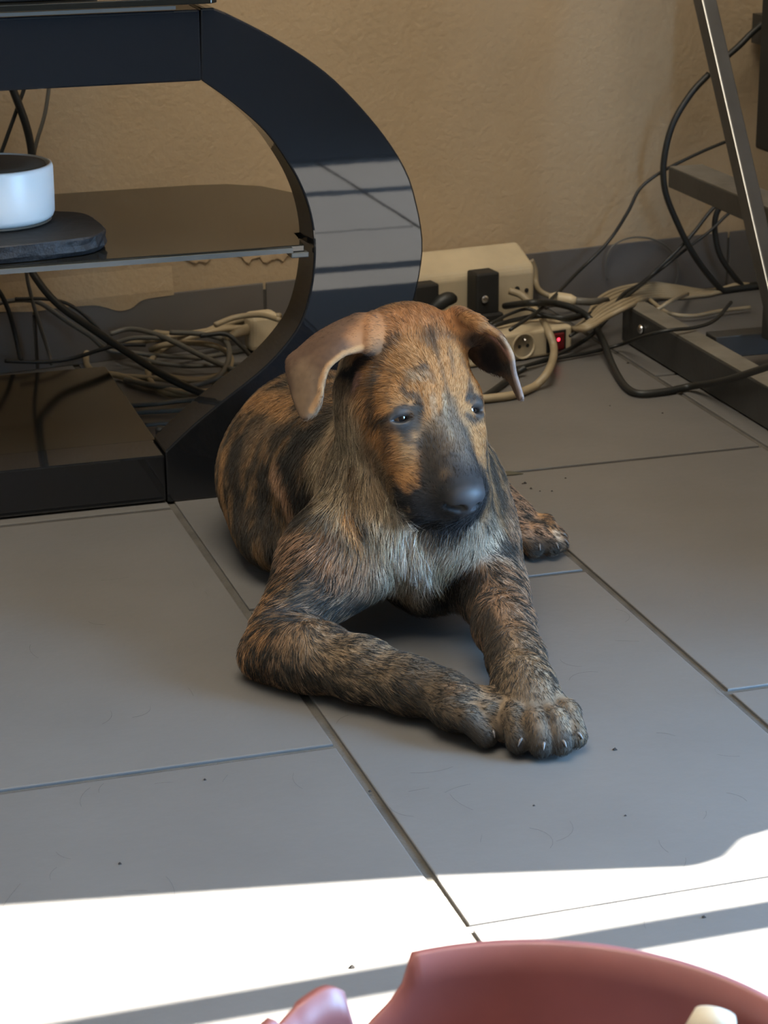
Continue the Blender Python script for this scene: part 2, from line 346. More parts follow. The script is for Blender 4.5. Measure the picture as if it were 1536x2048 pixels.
# ------------------------------------------------------------------ power strips by the wall
tdir = np.array([WN[1], -WN[0], 0])          # along the wall
def along(x, off, z): return np.array([x, wall_y(x), 0]) - WN*off + np.array([0, 0, z])
e = at_wall(1060, 560, .075)
xr = e[0]
strip = thing('power_strip', 'long yellowed multi-socket power strip against the wall, right behind the stand', 'power strip', tuple(along(.95, .05, 0)))
prof = [(.010, .0), (.010, .092), (.016, .100), (.024, .103), (.066, .083), (.0715, .078), (.0725, .070), (.070, .0)]
def along_prism(x0, x1, prof, tw=0.0):
    a = [along(x0, o, z) for o, z in prof]; b = [along(x1, o, z) for o, z in prof]; n = len(prof)
    return mesh(a+b, [tuple(range(n)), tuple(range(2*n-1, n-1, -1))] + [(i, (i+1) % n, n+(i+1) % n, n+i) for i in range(n)])
cs_ = obj('case', along_prism(.775, xr, prof), 'old_white', strip, bevel=.006, seg=3)
pc = at_wall(1037, 590, .0725)
obj('socket_hole', lathe_mesh([(0, 0), (.004, 0), (.004, .002), (0, .002)], at_wall(1033, 578, .0705), -WN, 12), 'black_plastic', cs_)
obj('socket_hole', lathe_mesh([(0, 0), (.003, 0), (.003, .002), (0, .002)], at_wall(1052, 580, .0705), -WN, 12), 'black_plastic', cs_)
ad = thing('plug_adapter', 'tall black plug adapter standing in front of the yellowed power strip', 'plug', tuple(at_wall(968, 590, .09)))
c = at_wall(966, 583, .088); 
obj('adapter_body', oriented_box(c, tdir, WN, (0, 0, 1), .034, .030, .056), 'black_plastic', ad, bevel=.003)
obj('lower_block', oriented_box(c+np.array([0, 0, -.034])-WN*.004, tdir, WN, (0, 0, 1), .042, .034, .016), 'black_plastic', ad, bevel=.003)
obj('screw', lathe_mesh([(0, 0), (.005, 0), (.005, .002), (.003, .003), (0, .003)], at_wall(969, 598, .1045), -WN, 14), 'chrome', ad)
p2 = thing('plug_adapter', 'squat black plug in the power strip right beside the curved stand loop', 'plug', tuple(at_wall(850, 600, .08)))
c = at_wall(846, 603, .085)
obj('adapter_body', oriented_box(c, tdir, WN, (0, 0, 1), .036, .025, .05), 'black_plastic', p2, bevel=.003)
p3 = thing('plug', 'black cable plug leaning against the power strip above the dog\'s head', 'plug', tuple(at_wall(890, 605, .09)))
obj('plug_body', tube_mesh(spline([at_wall(862, 622, .10), at_wall(878, 608, .10), at_wall(895, 598, .10), at_wall(908, 598, .095)], 6), np.interp(np.linspace(0, 1, 19), [0, .4, .8, 1], [.006, .010, .009, .006]), 10), 'black_rubber', p3, smooth=True)
obj('plug_cable', tube_mesh(spline([at_wall(862, 622, .10), at_wall(845, 616, .11), at_wall(820, 630, .12), at_wall(790, 660, .13)], 6), .003), 'black_rubber', p3, smooth=True)

sb = thing('power_strip', 'low yellowed power strip with a lit red switch, on the floor behind the dog\'s ear', 'power strip', (1.0, 2.60, 0))
a0, a1 = at_z(940, 738, 0), at_z(1144, 706, 0)
bx = a1 - a0; bl = np.linalg.norm(bx); bx /= bl; by = np.array([-bx[1], bx[0], 0])
bc = (a0+a1)/2 + by*.026 + np.array([0, 0, .019])
obj('case', oriented_box(bc, bx, by, (0, 0, 1), bl, .052, .036), 'old_white', sb, bevel=.004, seg=3)
def front(x, y, d=0.0):
    """a point on the strip's front face, d in front of it"""
    q = a0 - by*d; dd = ray(x, y); return CP + dd*(((q-CP) @ by)/(dd @ by))
sc_ = front(1047, 690, 0); sc_[2] = .019
sk_ = obj('socket', lathe_mesh([(0, -.001), (.0135, -.001), (.0145, .0005), (.0155, .0018), (.0168, .0018), (.0175, .0)], sc_, -by, 36), 'old_white', sb, smooth=True)
for dx in (-.006, .006): obj('socket_hole', lathe_mesh([(0, -.0008), (.0025, -.0008), (.0025, .0002), (0, .0002)], sc_+bx*dx, -by, 12), 'black_plastic', sk_)
obj('earth_pin', lathe_mesh([(0, 0), (.0022, 0), (.002, .004), (0, .005)], sc_+np.array([0, 0, .009]), -by, 12), 'chrome', sk_, smooth=True)
sw = front(1112, 680, 0); sw[2] = .019
sf_ = obj('switch_frame', oriented_box(sw, bx, by, (0, 0, 1), .029, .003, .028), 'black_plastic', sb, bevel=.001)
rk = obj('rocker', oriented_box(sw-by*.0025, bx, by, (0, 0, 1), .021, .004, .022), 'switch_red', sf_, bevel=.0015)
obj('lamp', lathe_mesh([(0, 0), (.0026, 0), (.0018, .0012), (0, .0016)], front(1117, 679, .0042), -by, 14), 'neon', sf_, smooth=True)

# ------------------------------------------------------------------ cables
def cable(pts, r, m, label, name='cable', group=None, n=8):
    P = []
    for q in pts:
        x, y, mode, v = q
        P.append(at_wall(x, y, v) if mode == 'w' else at_z(x, y, v) if mode == 'z' else at_y(x, y, v) if mode == 'y' else at_x(x, y, v))
    P = spline(P, n); P[:, 2] = np.maximum(P[:, 2], r+.0005)
    return tag(obj(name, tube_mesh(P, r, 8), m, smooth=True), label, 'cable', group)
# right-hand side
cable([(1418, 148, 'w', .05), (1380, 190, 'w', .05), (1345, 250, 'w', .05), (1328, 320, 'w', .05), (1330, 380, 'w', .05), (1352, 440, 'w', .05), (1385, 505, 'w', .05), (1425, 560, 'w', .045), (1470, 605, 'w', .04), (1530, 650, 'w', .04)], .0045, 'black_rubber', 'thick black cable hanging in a wide bow against the wall left of the steel leg')
cable([(1455, 112, 'w', .05), (1480, 90, 'w', .05), (1510, 60, 'w', .05), (1560, 20, 'w', .05)], .0045, 'black_rubber', 'short black cable running between the leaning steel leg and the black box')
cable([(1450, 284, 'w', .04), (1400, 305, 'w', .04), (1345, 332, 'w', .04), (1310, 352, 'w', .04), (1278, 380, 'w', .04), (1255, 425, 'w', .04), (1215, 485, 'w', .035), (1150, 550, 'w', .05), (1085, 615, 'z', .06), (1020, 660, 'z', .05)], .0024, 'black_rubber', 'thin black cable slanting from the crossbar down the wall to the power strips')
cable([(1470, 412, 'w', .04), (1432, 412, 'w', .04), (1385, 468, 'w', .04), (1335, 520, 'w', .04), (1285, 565, 'w', .045), (1245, 590, 'z', .05), (1212, 640, 'z', .03), (1170, 680, 'z', .012), (1100, 715, 'z', .008), (1010, 745, 'z', .008)], .0026, 'black_rubber', 'black cable crossing the skirting from the crossbar to the floor, beside the beige bundle')
cable([(1500, 400, 'w', .035), (1460, 425, 'w', .035), (1420, 462, 'w', .035), (1370, 500, 'w', .035), (1310, 548, 'w', .035), (1255, 592, 'z', .05), (1200, 635, 'z', .03), (1140, 672, 'z', .030)], .0022, 'black_rubber', 'thin black cable running close under another across the dark skirting')
cable([(1446, 405, 'w', .03), (1432, 430, 'w', .03), (1430, 465, 'w', .03), (1440, 510, 'w', .03), (1470, 555, 'w', .03), (1512, 600, 'w', .03)], .0042, 'black_rubber', 'short thick black cable curving down behind the steel leg')
cable([(1010, 612, 'w', .11), (1060, 606, 'z', .07), (1110, 607, 'z', .06), (1150, 618, 'z', .05), (1182, 640, 'z', .035), (1205, 680, 'z', .02), (1225, 730, 'z', .008), (1250, 772, 'z', .005), (1278, 787, 'z', .005), (1330, 783, 'z', .005), (1380, 773, 'z', .007), (1425, 766, 'x', 1.138), (1470, 755, 'x', 1.136), (1570, 722, 'x', 1.134)], .0045, 'black_rubber', 'thick black cable making a sharp bend on the floor in front of the steel rail')
cable([(1462, 605, 'z', .06), (1430, 640, 'z', .055), (1390, 655, 'z', .056), (1335, 661, 'z', .058), (1290, 672, 'z', .045), (1245, 688, 'z', .012), (1180, 705, 'z', .005), (1110, 718, 'z', .005), (1050, 732, 'z', .005), (985, 745, 'z', .005)], .0024, 'black_rubber', 'thin black cable lying over the steel rail and along the floor')
cable([(1020, 582, 'w', .085), (1045, 592, 'w', .10), (1070, 620, 'w', .125), (1095, 660, 'y', 2.59), (1108, 700, 'y', 2.56), (1098, 740, 'z', .02), (1070, 772, 'z', .006), (1030, 790, 'z', .005), (985, 797, 'z', .005), (950, 800, 'z', .005)], .0052, 'beige_rubber', 'thick beige cable arching out of the power strip in front of the red switch')
cable([(1215, 560, 'w', .012), (1213, 520, 'w', .012), (1228, 490, 'w', .012), (1265, 475, 'w', .012), (1310, 480, 'w', .012), (1345, 505, 'w', .012), (1357, 545, 'w', .012), (1345, 585, 'w', .012)], .0012, 'grey_rubber', 'thin grey wire standing in a loop against the dark skirting')
cable([(985, 652, 'z', .042), (1030, 640, 'z', .045), (1075, 632, 'z', .045), (1130, 635, 'z', .045), (1170, 628, 'z', .04)], .0032, 'black_rubber', 'black cable lying along the top of the power strip with the red switch')
cable([(980, 648, 'z', .052), (1020, 628, 'z', .055), (1055, 618, 'z', .055), (1090, 630, 'z', .05), (1140, 640, 'z', .04), (1185, 625, 'z', .03)], .0022, 'black_rubber', 'thin black cable waving over the power strip with the red switch')
cable([(930, 805, 'z', .006), (970, 792, 'z', .005), (1005, 768, 'z', .005), (1030, 748, 'z', .006), (1050, 735, 'z', .012)], .0040, 'black_rubber', 'short black cable on the floor below the dog\'s drooping ear')
# bundle of beige cables along the wall on the right
for k in range(7):
    j = k-3
    pts = [(1120+j*3, 668-j*5, 'z', .012), (1170, 650+j*3, 'z', .02+.004*k), (1205+j*4, 618+j*5, 'z', .03+.003*k), (1250+j*5, 594+j*5, 'z', .03+.004*k), (1300, 582+j*4.5, 'w', .03+.004*k), (1360+j*6, 584+j*4, 'w', .03+.003*k), (1420, 592+j*3, 'w', .03+.003*k), (1480, 584+j*5, 'w', .03), (1545, 590+j*4, 'w', .03)]
    cable(pts, .0034, 'beige_rubber', 'beige cable, %s from the top in the bundle behind the steel rail' % ['first', 'second', 'third', 'fourth', 'fifth', 'sixth', 'seventh'][k], group='beige cables bundled behind the steel rail')
for k, pts in enumerate([[(1270, 640, 'z', .01), (1310, 622, 'z', .02), (1345, 600, 'z', .03), (1375, 588, 'w', .06)], [(1300, 600, 'z', .02), (1335, 625, 'z', .012), (1385, 632, 'z', .008), (1440, 622, 'z', .008), (1500, 615, 'z', .008)]]):
    cable(pts, .003, 'beige_rubber', ['short beige cable crossing over the beige bundle near the end of the steel rail', 'beige cable drooping in front of the beige bundle, just above the steel rail'][k], group='beige cables bundled behind the steel rail')
# left-hand side, behind the stand
cable([(22, 170, 'w', .06), (36, 205, 'w', .06), (52, 250, 'w', .06), (62, 295, 'w', .06), (66, 350, 'w', .06), (60, 440, 'w', .06), (60, 525, 'w', .07), (78, 565, 'w', .085), (120, 612, 'w', .11), (185, 658, 'w', .15), (250, 702, 'y', 2.56), (330, 752, 'y', 2.50), (400, 785, 'y', 2.46), (450, 800, 'y', 2.44)], .0048, 'black_rubber', 'thick black cable dropping behind the shelves and slanting to the right')
cable([(54, 160, 'w', .05), (44, 190, 'w', .05), (28, 235, 'w', .05), (10, 285, 'w', .05), (-10, 340, 'w', .05)], .0024, 'black_rubber', 'thin black cable crossing the thick one under the top bar')
cable([(98, 165, 'w', .05), (96, 190, 'w', .05), (88, 235, 'w', .05), (70, 298, 'w', .05), (54, 400, 'w', .05), (52, 530, 'w', .05), (62, 590, 'w', .05), (78, 645, 'w', .05), (96, 700, 'w', .05), (104, 730, 'w', .06)], .0024, 'grey_rubber', 'thin dark cable hanging straight down behind the white round speaker')
cable([(-20, 560, 'w', .05), (4, 592, 'w', .05), (20, 630, 'w', .05), (33, 680, 'w', .05), (42, 722, 'w', .06)], .003, 'black_rubber', 'black cable at the far left running down to the lower shelf')
cable([(-30, 616, 'w', .035), (0, 606, 'w', .035), (40, 600, 'w', .035), (80, 606, 'w', .035), (130, 640, 'w', .04), (180, 672, 'w', .05), (215, 700, 'w', .06), (260, 705, 'w', .06), (330, 712, 'w', .06), (420, 716, 'w', .05), (510, 712, 'w', .04)], .003, 'grey_rubber', 'grey cable leading along the skirting into the coil behind the stand')
cable([(30, 598, 'w', .05), (90, 598, 'w', .05), (140, 610, 'w', .05), (190, 650, 'w', .06), (220, 690, 'w', .07)], .0022, 'black_rubber', 'thin black cable crossing the skirting at the left')
cable([(10, 722, 'w', .06), (80, 724, 'w', .06), (140, 718, 'w', .06), (200, 700, 'w', .08), (240, 690, 'w', .09), (290, 690, 'w', .08)], .0026, 'black_rubber', 'thin black cable lying along the foot of the skirting at the left')
cg = 'cables coiled on the floor behind the stand'
coils = [
 ('beige_rubber', .0042, [(560, 632, .05), (500, 636, .04), (440, 652, .035), (390, 670, .03), (330, 668, .03), (270, 660, .03), (222, 664, .03), (185, 684, .02), (172, 715, .012), (185, 742, .008), (240, 752, .008), (300, 772, .008), (370, 785, .010), (430, 782, .010)]),
 ('beige_rubber', .0040, [(500, 655, .03), (440, 660, .035), (380, 676, .03), (330, 695, .02), (300, 725, .012), (300, 760, .008), (330, 785, .006), (390, 790, .006), (440, 780, .008)]),
 ('grey_rubber', .0034, [(340, 665, .045), (400, 668, .045), (450, 682, .04), (458, 715, .03), (440, 750, .02), (400, 768, .012), (340, 775, .012), (290, 768, .010), (250, 760, .008)]),
 ('grey_rubber', .0034, [(220, 668, .04), (260, 658, .045), (310, 668, .045), (360, 690, .04), (420, 720, .03), (480, 745, .02), (500, 752, .02)]),
 ('grey_rubber', .003, [(220, 690, .03), (270, 676, .04), (340, 680, .04), (380, 700, .03), (440, 728, .02), (470, 755, .012), (440, 790, .008)]),
 ('beige_rubber', .0036, [(230, 752, .006), (300, 756, .010), (370, 762, .010), (440, 764, .010), (480, 770, .010)]),
 ('grey_rubber', .0032, [(250, 812, .004), (310, 808, .006), (380, 800, .008), (450, 798, .010)]),
 ('grey_rubber', .0032, [(262, 826, .004), (330, 822, .005), (400, 818, .006), (450, 812, .008)]),
 ('grey_rubber', .0028, [(290, 850, .004), (340, 846, .004), (400, 838, .005)]),
 ('beige_rubber', .0036, [(560, 640, .06), (520, 630, .06), (470, 635, .055), (430, 650, .05)]),
 ('black_rubber', .003, [(400, 672, .05), (450, 668, .05), (480, 690, .04), (505, 720, .03), (500, 745, .02)]),
]
coils += [
 ('beige_rubber', .0038, [(300, 700, .02), (330, 690, .028), (380, 686, .03), (430, 692, .03), (460, 712, .02), (455, 740, .012), (410, 758, .01), (350, 756, .008), (310, 740, .008), (296, 718, .012)]),
 ('grey_rubber', .003, [(215, 676, .03), (250, 700, .02), (300, 722, .015), (370, 732, .012), (440, 730, .012), (500, 728, .012)]),
 ('beige_rubber', .0034, [(200, 700, .012), (230, 690, .02), (280, 684, .03), (350, 672, .035), (420, 660, .035), (490, 648, .03)])]
what = ['beige cable making the largest coil loop behind the stand, turning at its left end', 'beige cable bent into the smaller inner loop of the coil behind the stand', 'grey cable forming the round loop at the right of the coil behind the stand', 'grey cable slanting from upper left to right across the coil behind the stand', 'grey cable running diagonally down through the coil behind the stand',
 'beige cable lying flat along the bottom of the coil loops behind the stand', 'grey cable stretched on the floor just below the coil behind the stand', 'second grey cable on the floor below the coil, nearer the stand', 'thin grey cable lowest on the floor inside the stand loop', 'beige cable rising towards the beige plug adapter', 'thin black cable arching over the coil beside the beige plug adapter',
 'beige cable closing a flat oval ring in the middle of the coil behind the stand', 'thin grey cable passing level through the middle of the coil', 'beige cable rising gently left to right along the top of the coil']
for (m_, r_, pts), lab in zip(coils, what): cable([(x, y, 'z', z) for x, y, z in pts], r_, m_, lab, group=cg)
pb = thing('power_adapter', 'beige plug adapter at the skirting seen through the stand loop', 'plug', tuple(at_z(525, 700, 0)))
q0 = at_z(524, 700, .004)
obj('adapter_body', oriented_box(q0+np.array([0, 0, .026]), tdir, WN, (0, 0, 1), .040, .03, .05), 'old_white', pb, bevel=.008, seg=3)
obj('cable_sleeve', tube_mesh([q0+np.array([-.018, -.004, .03]), q0+np.array([-.034, -.008, .028]), q0+np.array([-.05, -.012, .022])], [.008, .006, .004], 10), 'beige_rubber', pb, smooth=True)
cable([(1062, 520, 'w', .006), (1070, 540, 'w', .006), (1072, 565, 'w', .01), (1078, 580, 'w', .03), (1095, 590, 'w', .05), (1130, 600, 'w', .05), (1160, 604, 'w', .04)], .004, 'beige_rubber', 'beige cable coming down the skirting joint beside the power strip\'s end')
f1 = thing('cable_plug', 'beige cable plug lying by the end of the long power strip', 'plug', tuple(at_z(1125, 600, .04)))
obj('plug_body', tube_mesh([at_z(1098, 597, .05), at_z(1112, 597, .05), at_z(1140, 600, .05), at_z(1152, 602, .05)], [.006, .009, .008, .005], 10), 'old_white', f1, smooth=True)
obj('plug_tail', tube_mesh([at_z(1152, 602, .05), at_z(1180, 604, .045), at_z(1215, 600, .04)], [.005, .005, .004], 8), 'grey_rubber', f1, smooth=True)

# ------------------------------------------------------------------ steel frame at the right
fr_ = thing('steel_frame', 'dull grey steel frame with a leaning leg and floor rail at the right edge', 'steel frame', (1.15, 2.4, 0))
RX0 = 1.147; RZ = .050
rail = [(RX0, 2.02), (RX0, 2.632)]
rl_ = obj('floor_rail', box_mesh(RX0, RX0+.032, 1.95, 2.632, .002, RZ), 'steel', fr_, bevel=.002)
obj('rail_top', box_mesh(RX0+.001, RX0+.031, 1.952, 2.630, RZ, RZ+.0012), 'steel_top', rl_)
obj('rail_bolt', lathe_mesh([(0, 0), (.006, 0), (.006, .003), (.003, .005), (0, .005)], at_x(1284, 658, RX0-.0005), (-1, 0, 0), 16), 'chrome', rl_, smooth=True)
lt = at_x(1405, 0, RX0+.055); lb = at_x(1548, 625, RX0+.055)
dl = (lb-lt)/np.linalg.norm(lb-lt); lt2 = lt - dl*.35; lb2 = lb + dl*((lb[2]-.052)/-dl[2]) if dl[2] < 0 else lb
mid = (lt2+lb2)/2; ln = np.linalg.norm(lb2-lt2)
px_ = np.array([1.0, 0, 0]); px_ -= dl*(px_ @ dl); px_ /= np.linalg.norm(px_); py_ = np.cross(dl, px_)
ctr = mid + px_*.0095 + (py_ if py_[1] > 0 else -py_)*.0125
ll_ = obj('leaning_leg', oriented_box(ctr, px_, py_, dl, .019, .025, ln), 'steel', fr_, bevel=.0018)
obj('bright_edge', tube_mesh([lt2-px_*.0002, lb2-px_*.0002], .0009, 8), 'edge_highlight', ll_)  # the leg's edge highlight, laid on as a pale strip
XB = RX0+.088
c0 = at_x(1337, 332, XB); zc = c0[2]
cb_ = obj('crossbar', box_mesh(XB, XB+.048, 1.95, c0[1], zc-.028, zc-.0015), 'steel', fr_, bevel=.0015)
obj('crossbar_top', box_mesh(XB+.001, XB+.047, 1.952, c0[1]-.002, zc-.0015, zc), 'steel_top', cb_)
obj('open_tube_end', box_mesh(XB+.003, XB+.045, c0[1], c0[1]+.0015, zc-.025, zc-.004), 'black_plastic', cb_)
obj('rear_post', box_mesh(XB+.008, XB+.036, 2.40, 2.425, .0485, zc-.0285), 'steel', fr_, bevel=.0015)
obj('cross_strut', box_mesh(RX0+.045, RX0+.36, 2.445, 2.475, .020, .048), 'steel', fr_, bevel=.0015)
obj('far_rail', box_mesh(RX0+.36, RX0+.392, 1.95, 2.632, .002, RZ), 'steel', fr_, bevel=.002)
bxp = at_y(1504, 335, 2.72); bxp[2] = at_y(1510, 333, 2.60)[2]
bk = thing('black_box', 'black box with a grainy side hanging at the top right edge behind the leaning leg', 'speaker', (bxp[0]+.1, 2.6, bxp[2]))
obj('cabinet', box_mesh(bxp[0]+.002, bxp[0]+.24, 2.58, 2.72, bxp[2], bxp[2]+.30), 'black_plastic', bk, bevel=.004)
obj('grille', box_mesh(bxp[0]+.018, bxp[0]+.225, 2.574, 2.5795, bxp[2]+.02, bxp[2]+.28), 'black_plastic', bk, bevel=.002)
obj('bracket', box_mesh(bxp[0]+.06, bxp[0]+.10, 2.722, 2.86, bxp[2]+.12, bxp[2]+.16), 'steel', bk)

# ------------------------------------------------------------------ chewed red basin in the foreground
BC = np.array([.327, .811]); BR = .1495; BH = .17
basin = thing('red_basin', 'brick red round plastic basin with a chewed notch in its rim, close in the foreground', 'basin', (BC[0], BC[1], 0))
prof_px = [(545, 2060), (600, 2002), (640, 1975), (662, 1970), (685, 1980), (693, 2010), (699, 2048), (706, 2062), (728, 2055), (742, 2038), (778, 2003), (806, 1962), (813, 1940), (806, 1914), (815, 1911)]
th0 = []
for x, y in prof_px:
    # where the sight line meets the basin's wall (a cone), found by stepping the height down from the rim
    best = None
    for z in np.linspace(.172, .03, 400):
        p = at_z(x, y, z); rr = np.hypot(*(p[:2]-BC)); R = BR - (BH-z)*.22
        if p[1] > BC[1] and (best is None or abs(rr-R) < best[0]): best = (abs(rr-R), math.atan2(p[1]-BC[1], p[0]-BC[0]), z)
    th0.append((best[1], best[2]))
ths = np.array(sorted(th0))                       # by angle
TA, TZ = ths[:, 0], ths[:, 1]
NT = 260; NZ = 10
angs = np.linspace(-math.pi, math.pi, NT, endpoint=False)
V = []; 
def rim(a):
    if TA[0] < a < TA[-1]: return float(np.interp(a, TA, TZ))
    return BH
for side in (0, 1):
    for a in angs:
        zt = rim(a)
        for k in range(NZ+1):
            z = .004*side + (zt-.004*side)*k/NZ; R = BR - (BH-z)*.22 - (.0032 if side else 0)
            if k == NZ and zt > BH-.003: R += .0012*(1-2*side)
            V.append((BC[0]+R*math.cos(a), BC[1]+R*math.sin(a), z))
S = NT*(NZ+1); Fc = []
for i in range(NT):
    j = (i+1) % NT
    for k in range(NZ):
        Fc.append((i*(NZ+1)+k, j*(NZ+1)+k, j*(NZ+1)+k+1, i*(NZ+1)+k+1)); Fc.append((S+i*(NZ+1)+k, S+i*(NZ+1)+k+1, S+j*(NZ+1)+k+1, S+j*(NZ+1)+k))
    Fc.append((i*(NZ+1)+NZ, j*(NZ+1)+NZ, S+j*(NZ+1)+NZ, S+i*(NZ+1)+NZ))
Fc.append(tuple(i*(NZ+1) for i in range(NT))[::-1]); Fc.append(tuple(S+i*(NZ+1) for i in range(NT)))
obj('wall', mesh(V, Fc), 'red_plastic', basin, smooth=True)
tp = at_y(1425, 2057, .862)
toy = thing('chew_toy', 'cream bone chew toy poking up inside the red basin', 'dog toy', (.405, .84, .004))
b0 = np.array([.402, .84, .016]); ax_ = tp - b0; L_ = np.linalg.norm(ax_); ax_ /= L_
obj('bone', lathe_mesh([(0, -.012), (.008, -.010), (.0125, 0), (.009, .012), (.008, L_*.5), (.009, L_-.014), (.0135, L_-.002), (.010, L_+.008), (0, L_+.011)], b0, ax_, 24), 'toy', toy, smooth=True)

# ------------------------------------------------------------------ the dog: one continuous surface from a distance field
GC = 0.0017                                                     # cell of the field
LO = np.array([.345, 1.44, -.012]); HI = np.array([.865, 2.185, .345])
NX, NY, NZ_ = (np.ceil((HI-LO)/GC)).astype(int)
FLD = np.full((NX, NY, NZ_), .06, np.float32)
AX = [np.arange(n, dtype=np.float32)*GC + LO[i] for i, n in enumerate((NX, NY, NZ_))]
def region(lo, hi):
    a = np.clip(np.floor((np.array(lo)-LO)/GC).astype(int), 0, (NX, NY, NZ_)); b = np.clip(np.ceil((np.array(hi)-LO)/GC).astype(int)+1, 0, (NX, NY, NZ_))
    sl = tuple(slice(a[i], b[i]) for i in range(3))
    return sl, AX[0][sl[0]][:, None, None], AX[1][sl[1]][None, :, None], AX[2][sl[2]][None, None, :]
def blend(sl, d, k, sub=False):
    f = FLD[sl]
    if sub: d = -d
    h = np.maximum(k-np.abs(f-d), 0)/k if k > 0 else 0
    FLD[sl] = (np.maximum(f, d) + h*h*k*.25) if sub else (np.minimum(f, d) - h*h*k*.25)
def rc(a, ra, b, rb, k=.02, sub=False):
    a = np.array(a, float); b = np.array(b, float); m = k+.004
    sl, X, Y, Z = region(np.minimum(a-ra, b-rb)-m, np.maximum(a+ra, b+rb)+m)
    d = b-a; L2 = max(d @ d, 1e-12)
    t = np.clip(((X-a[0])*d[0]+(Y-a[1])*d[1]+(Z-a[2])*d[2])/L2, 0, 1)
    q = np.sqrt((X-a[0]-t*d[0])**2+(Y-a[1]-t*d[1])**2+(Z-a[2]-t*d[2])**2) - (ra+(rb-ra)*t)
    blend(sl, q.astype(np.float32), k, sub)
def ell(c, r, axes=None, k=.02, sub=False):
    c = np.array(c, float); r = np.array(r, float); m = r.max()+k+.004
    A = np.eye(3) if axes is None else np.array([np.array(a)/np.linalg.norm(a) for a in axes])
    ext = np.sqrt((A**2 * (r[:, None]**2)).sum(0))+k+.004
    sl, X, Y, Z = region(c-ext, c+ext)
    k0 = 0; k1 = 0
    for i in range(3):
        u = ((X-c[0])*A[i, 0]+(Y-c[1])*A[i, 1]+(Z-c[2])*A[i, 2])
        k0 = k0+(u/r[i])**2; k1 = k1+(u/r[i]**2)**2
    k0 = np.sqrt(k0); k1 = np.sqrt(k1)
    blend(sl, (k0*(k0-1)/(k1+1e-9)).astype(np.float32), k, sub)
def chain(pts, k=.02, sub=False):
    for (a, ra), (b, rb) in zip(pts[:-1], pts[1:]): rc(a, ra, b, rb, k, sub)

# head frame: HS to the dog's left, HF along the muzzle, HU out of the forehead; origin midway between the eyes
HE = at_y(884, 822, 1.738)
HS = .86*CR + .12*CU + .50*CW; HS /= np.linalg.norm(HS)
HF = .35*CR - .88*CU - .33*CW; HF -= HS*(HF @ HS); HF /= np.linalg.norm(HF)
HU = np.cross(HS, HF)
if HU[2] < 0: HU = -HU
HA = [HS, HF, HU]
def hd(x, y, z): return HE + HS*x + HF*y + HU*z
def im(a, b, d=0.0): return HE + CR*a + CU*b - CW*d            # right / up / towards the viewer

# torso, rump and the folded right thigh
rc((.600, 1.815, .100), .070, (.576, 1.93, .092), .078, .03)
rc((.576, 1.93, .092), .078, (.562, 2.03, .084), .078, .03)
rc((.562, 2.03, .084), .078, (.558, 2.085, .072), .066, .03)
ell((.515, 2.015, .060), (.050, .085, .056), None, .03)
ell((.500, 1.955, .035), (.034, .060, .030), None, .025)
# chest and throat
ell((.598, 1.785, .082), (.060, .060, .062), None, .03)
rc((.600, 1.765, .115), .042, (.598, 1.778, .055), .032, .03)
rc((.594, 1.825, .150), .062, (.583, 1.805, .238), .047, .03)
rc((.596, 1.775, .150), .042, (.590, 1.765, .205), .034, .03)
rc((.560, 1.800, .165), .032, (.548, 1.795, .215), .024, .025)
# right shoulder and foreleg
chain([((.553, 1.800, .120), .044), ((.502, 1.765, .074), .037), ((.446, 1.724, .036), .026)], .035)
chain([((.422, 1.710, .019), .016), ((.436, 1.697, .026), .0235), ((.456, 1.672, .030), .0265), ((.489, 1.632, .0290), .0225), ((.516, 1.598, .026), .0195), ((.538, 1.574, .0250), .0210)], .020)
# left shoulder and foreleg
chain([((.632, 1.812, .105), .042), ((.637, 1.785, .075), .033), ((.645, 1.755, .048), .027)], .03)
chain([((.647, 1.765, .038), .025), ((.638, 1.722, .042), .0240), ((.624, 1.660, .040), .0215), ((.614, 1.606, .034), .0195), ((.604, 1.562, .028), .0210), ((.602, 1.545, .027), .0225)], .02)
# left hind leg laid out to the side
chain([((.610, 2.050, .080), .055), ((.665, 2.055, .055), .038), ((.694, 2.022, .038), .030), ((.720, 1.980, .032), .0265), ((.735, 1.953, .027), .024)], .025)
CLAWS = []
def paw(c, d, spread=.0118, size=1.0, k=.0035):
    c = np.array(c, float); d = np.array([d[0], d[1], 0.0]); d /= np.linalg.norm(d); p = np.array([-d[1], d[0], 0])
    ell(c+np.array([0, 0, -.004])-d*.004, (.021*size, .024*size, .019), [d, p, (0, 0, 1)], .012)
    for i, (off, fwd) in enumerate(((-1.6, -.007), (-.54, .003), (.54, .003), (1.6, -.007))):
        b = c + p*off*spread*.80 + d*(.001+fwd); b[2] = c[2]-.002
        kn = c + p*off*spread*1.04 + d*(.021+fwd)*size; kn[2] = .0225*size
        tp_ = c + p*off*spread*1.10 + d*(.037+fwd)*size; tp_[2] = .0120
        rc(b, .0100*size, kn, .0098*size, k); rc(kn, .0098*size, tp_, .0094*size, .003)
        CLAWS.append((tp_ + d*.0068*size + np.array([0, 0, .0042]), d, p*off*.08))
    rc(c-d*.01+np.array([0, 0, -.010]), .012, c+d*.008+np.array([0, 0, -.010]), .014, .008)
paw((.548, 1.552, .0255), (.70, -.71), .0124, 1.02)
paw((.6005, 1.526, .0255), (-.08, -1.0), .0130, 1.06)
paw((.743, 1.937, .0255), (.56, -.83), .0114, 1.0)

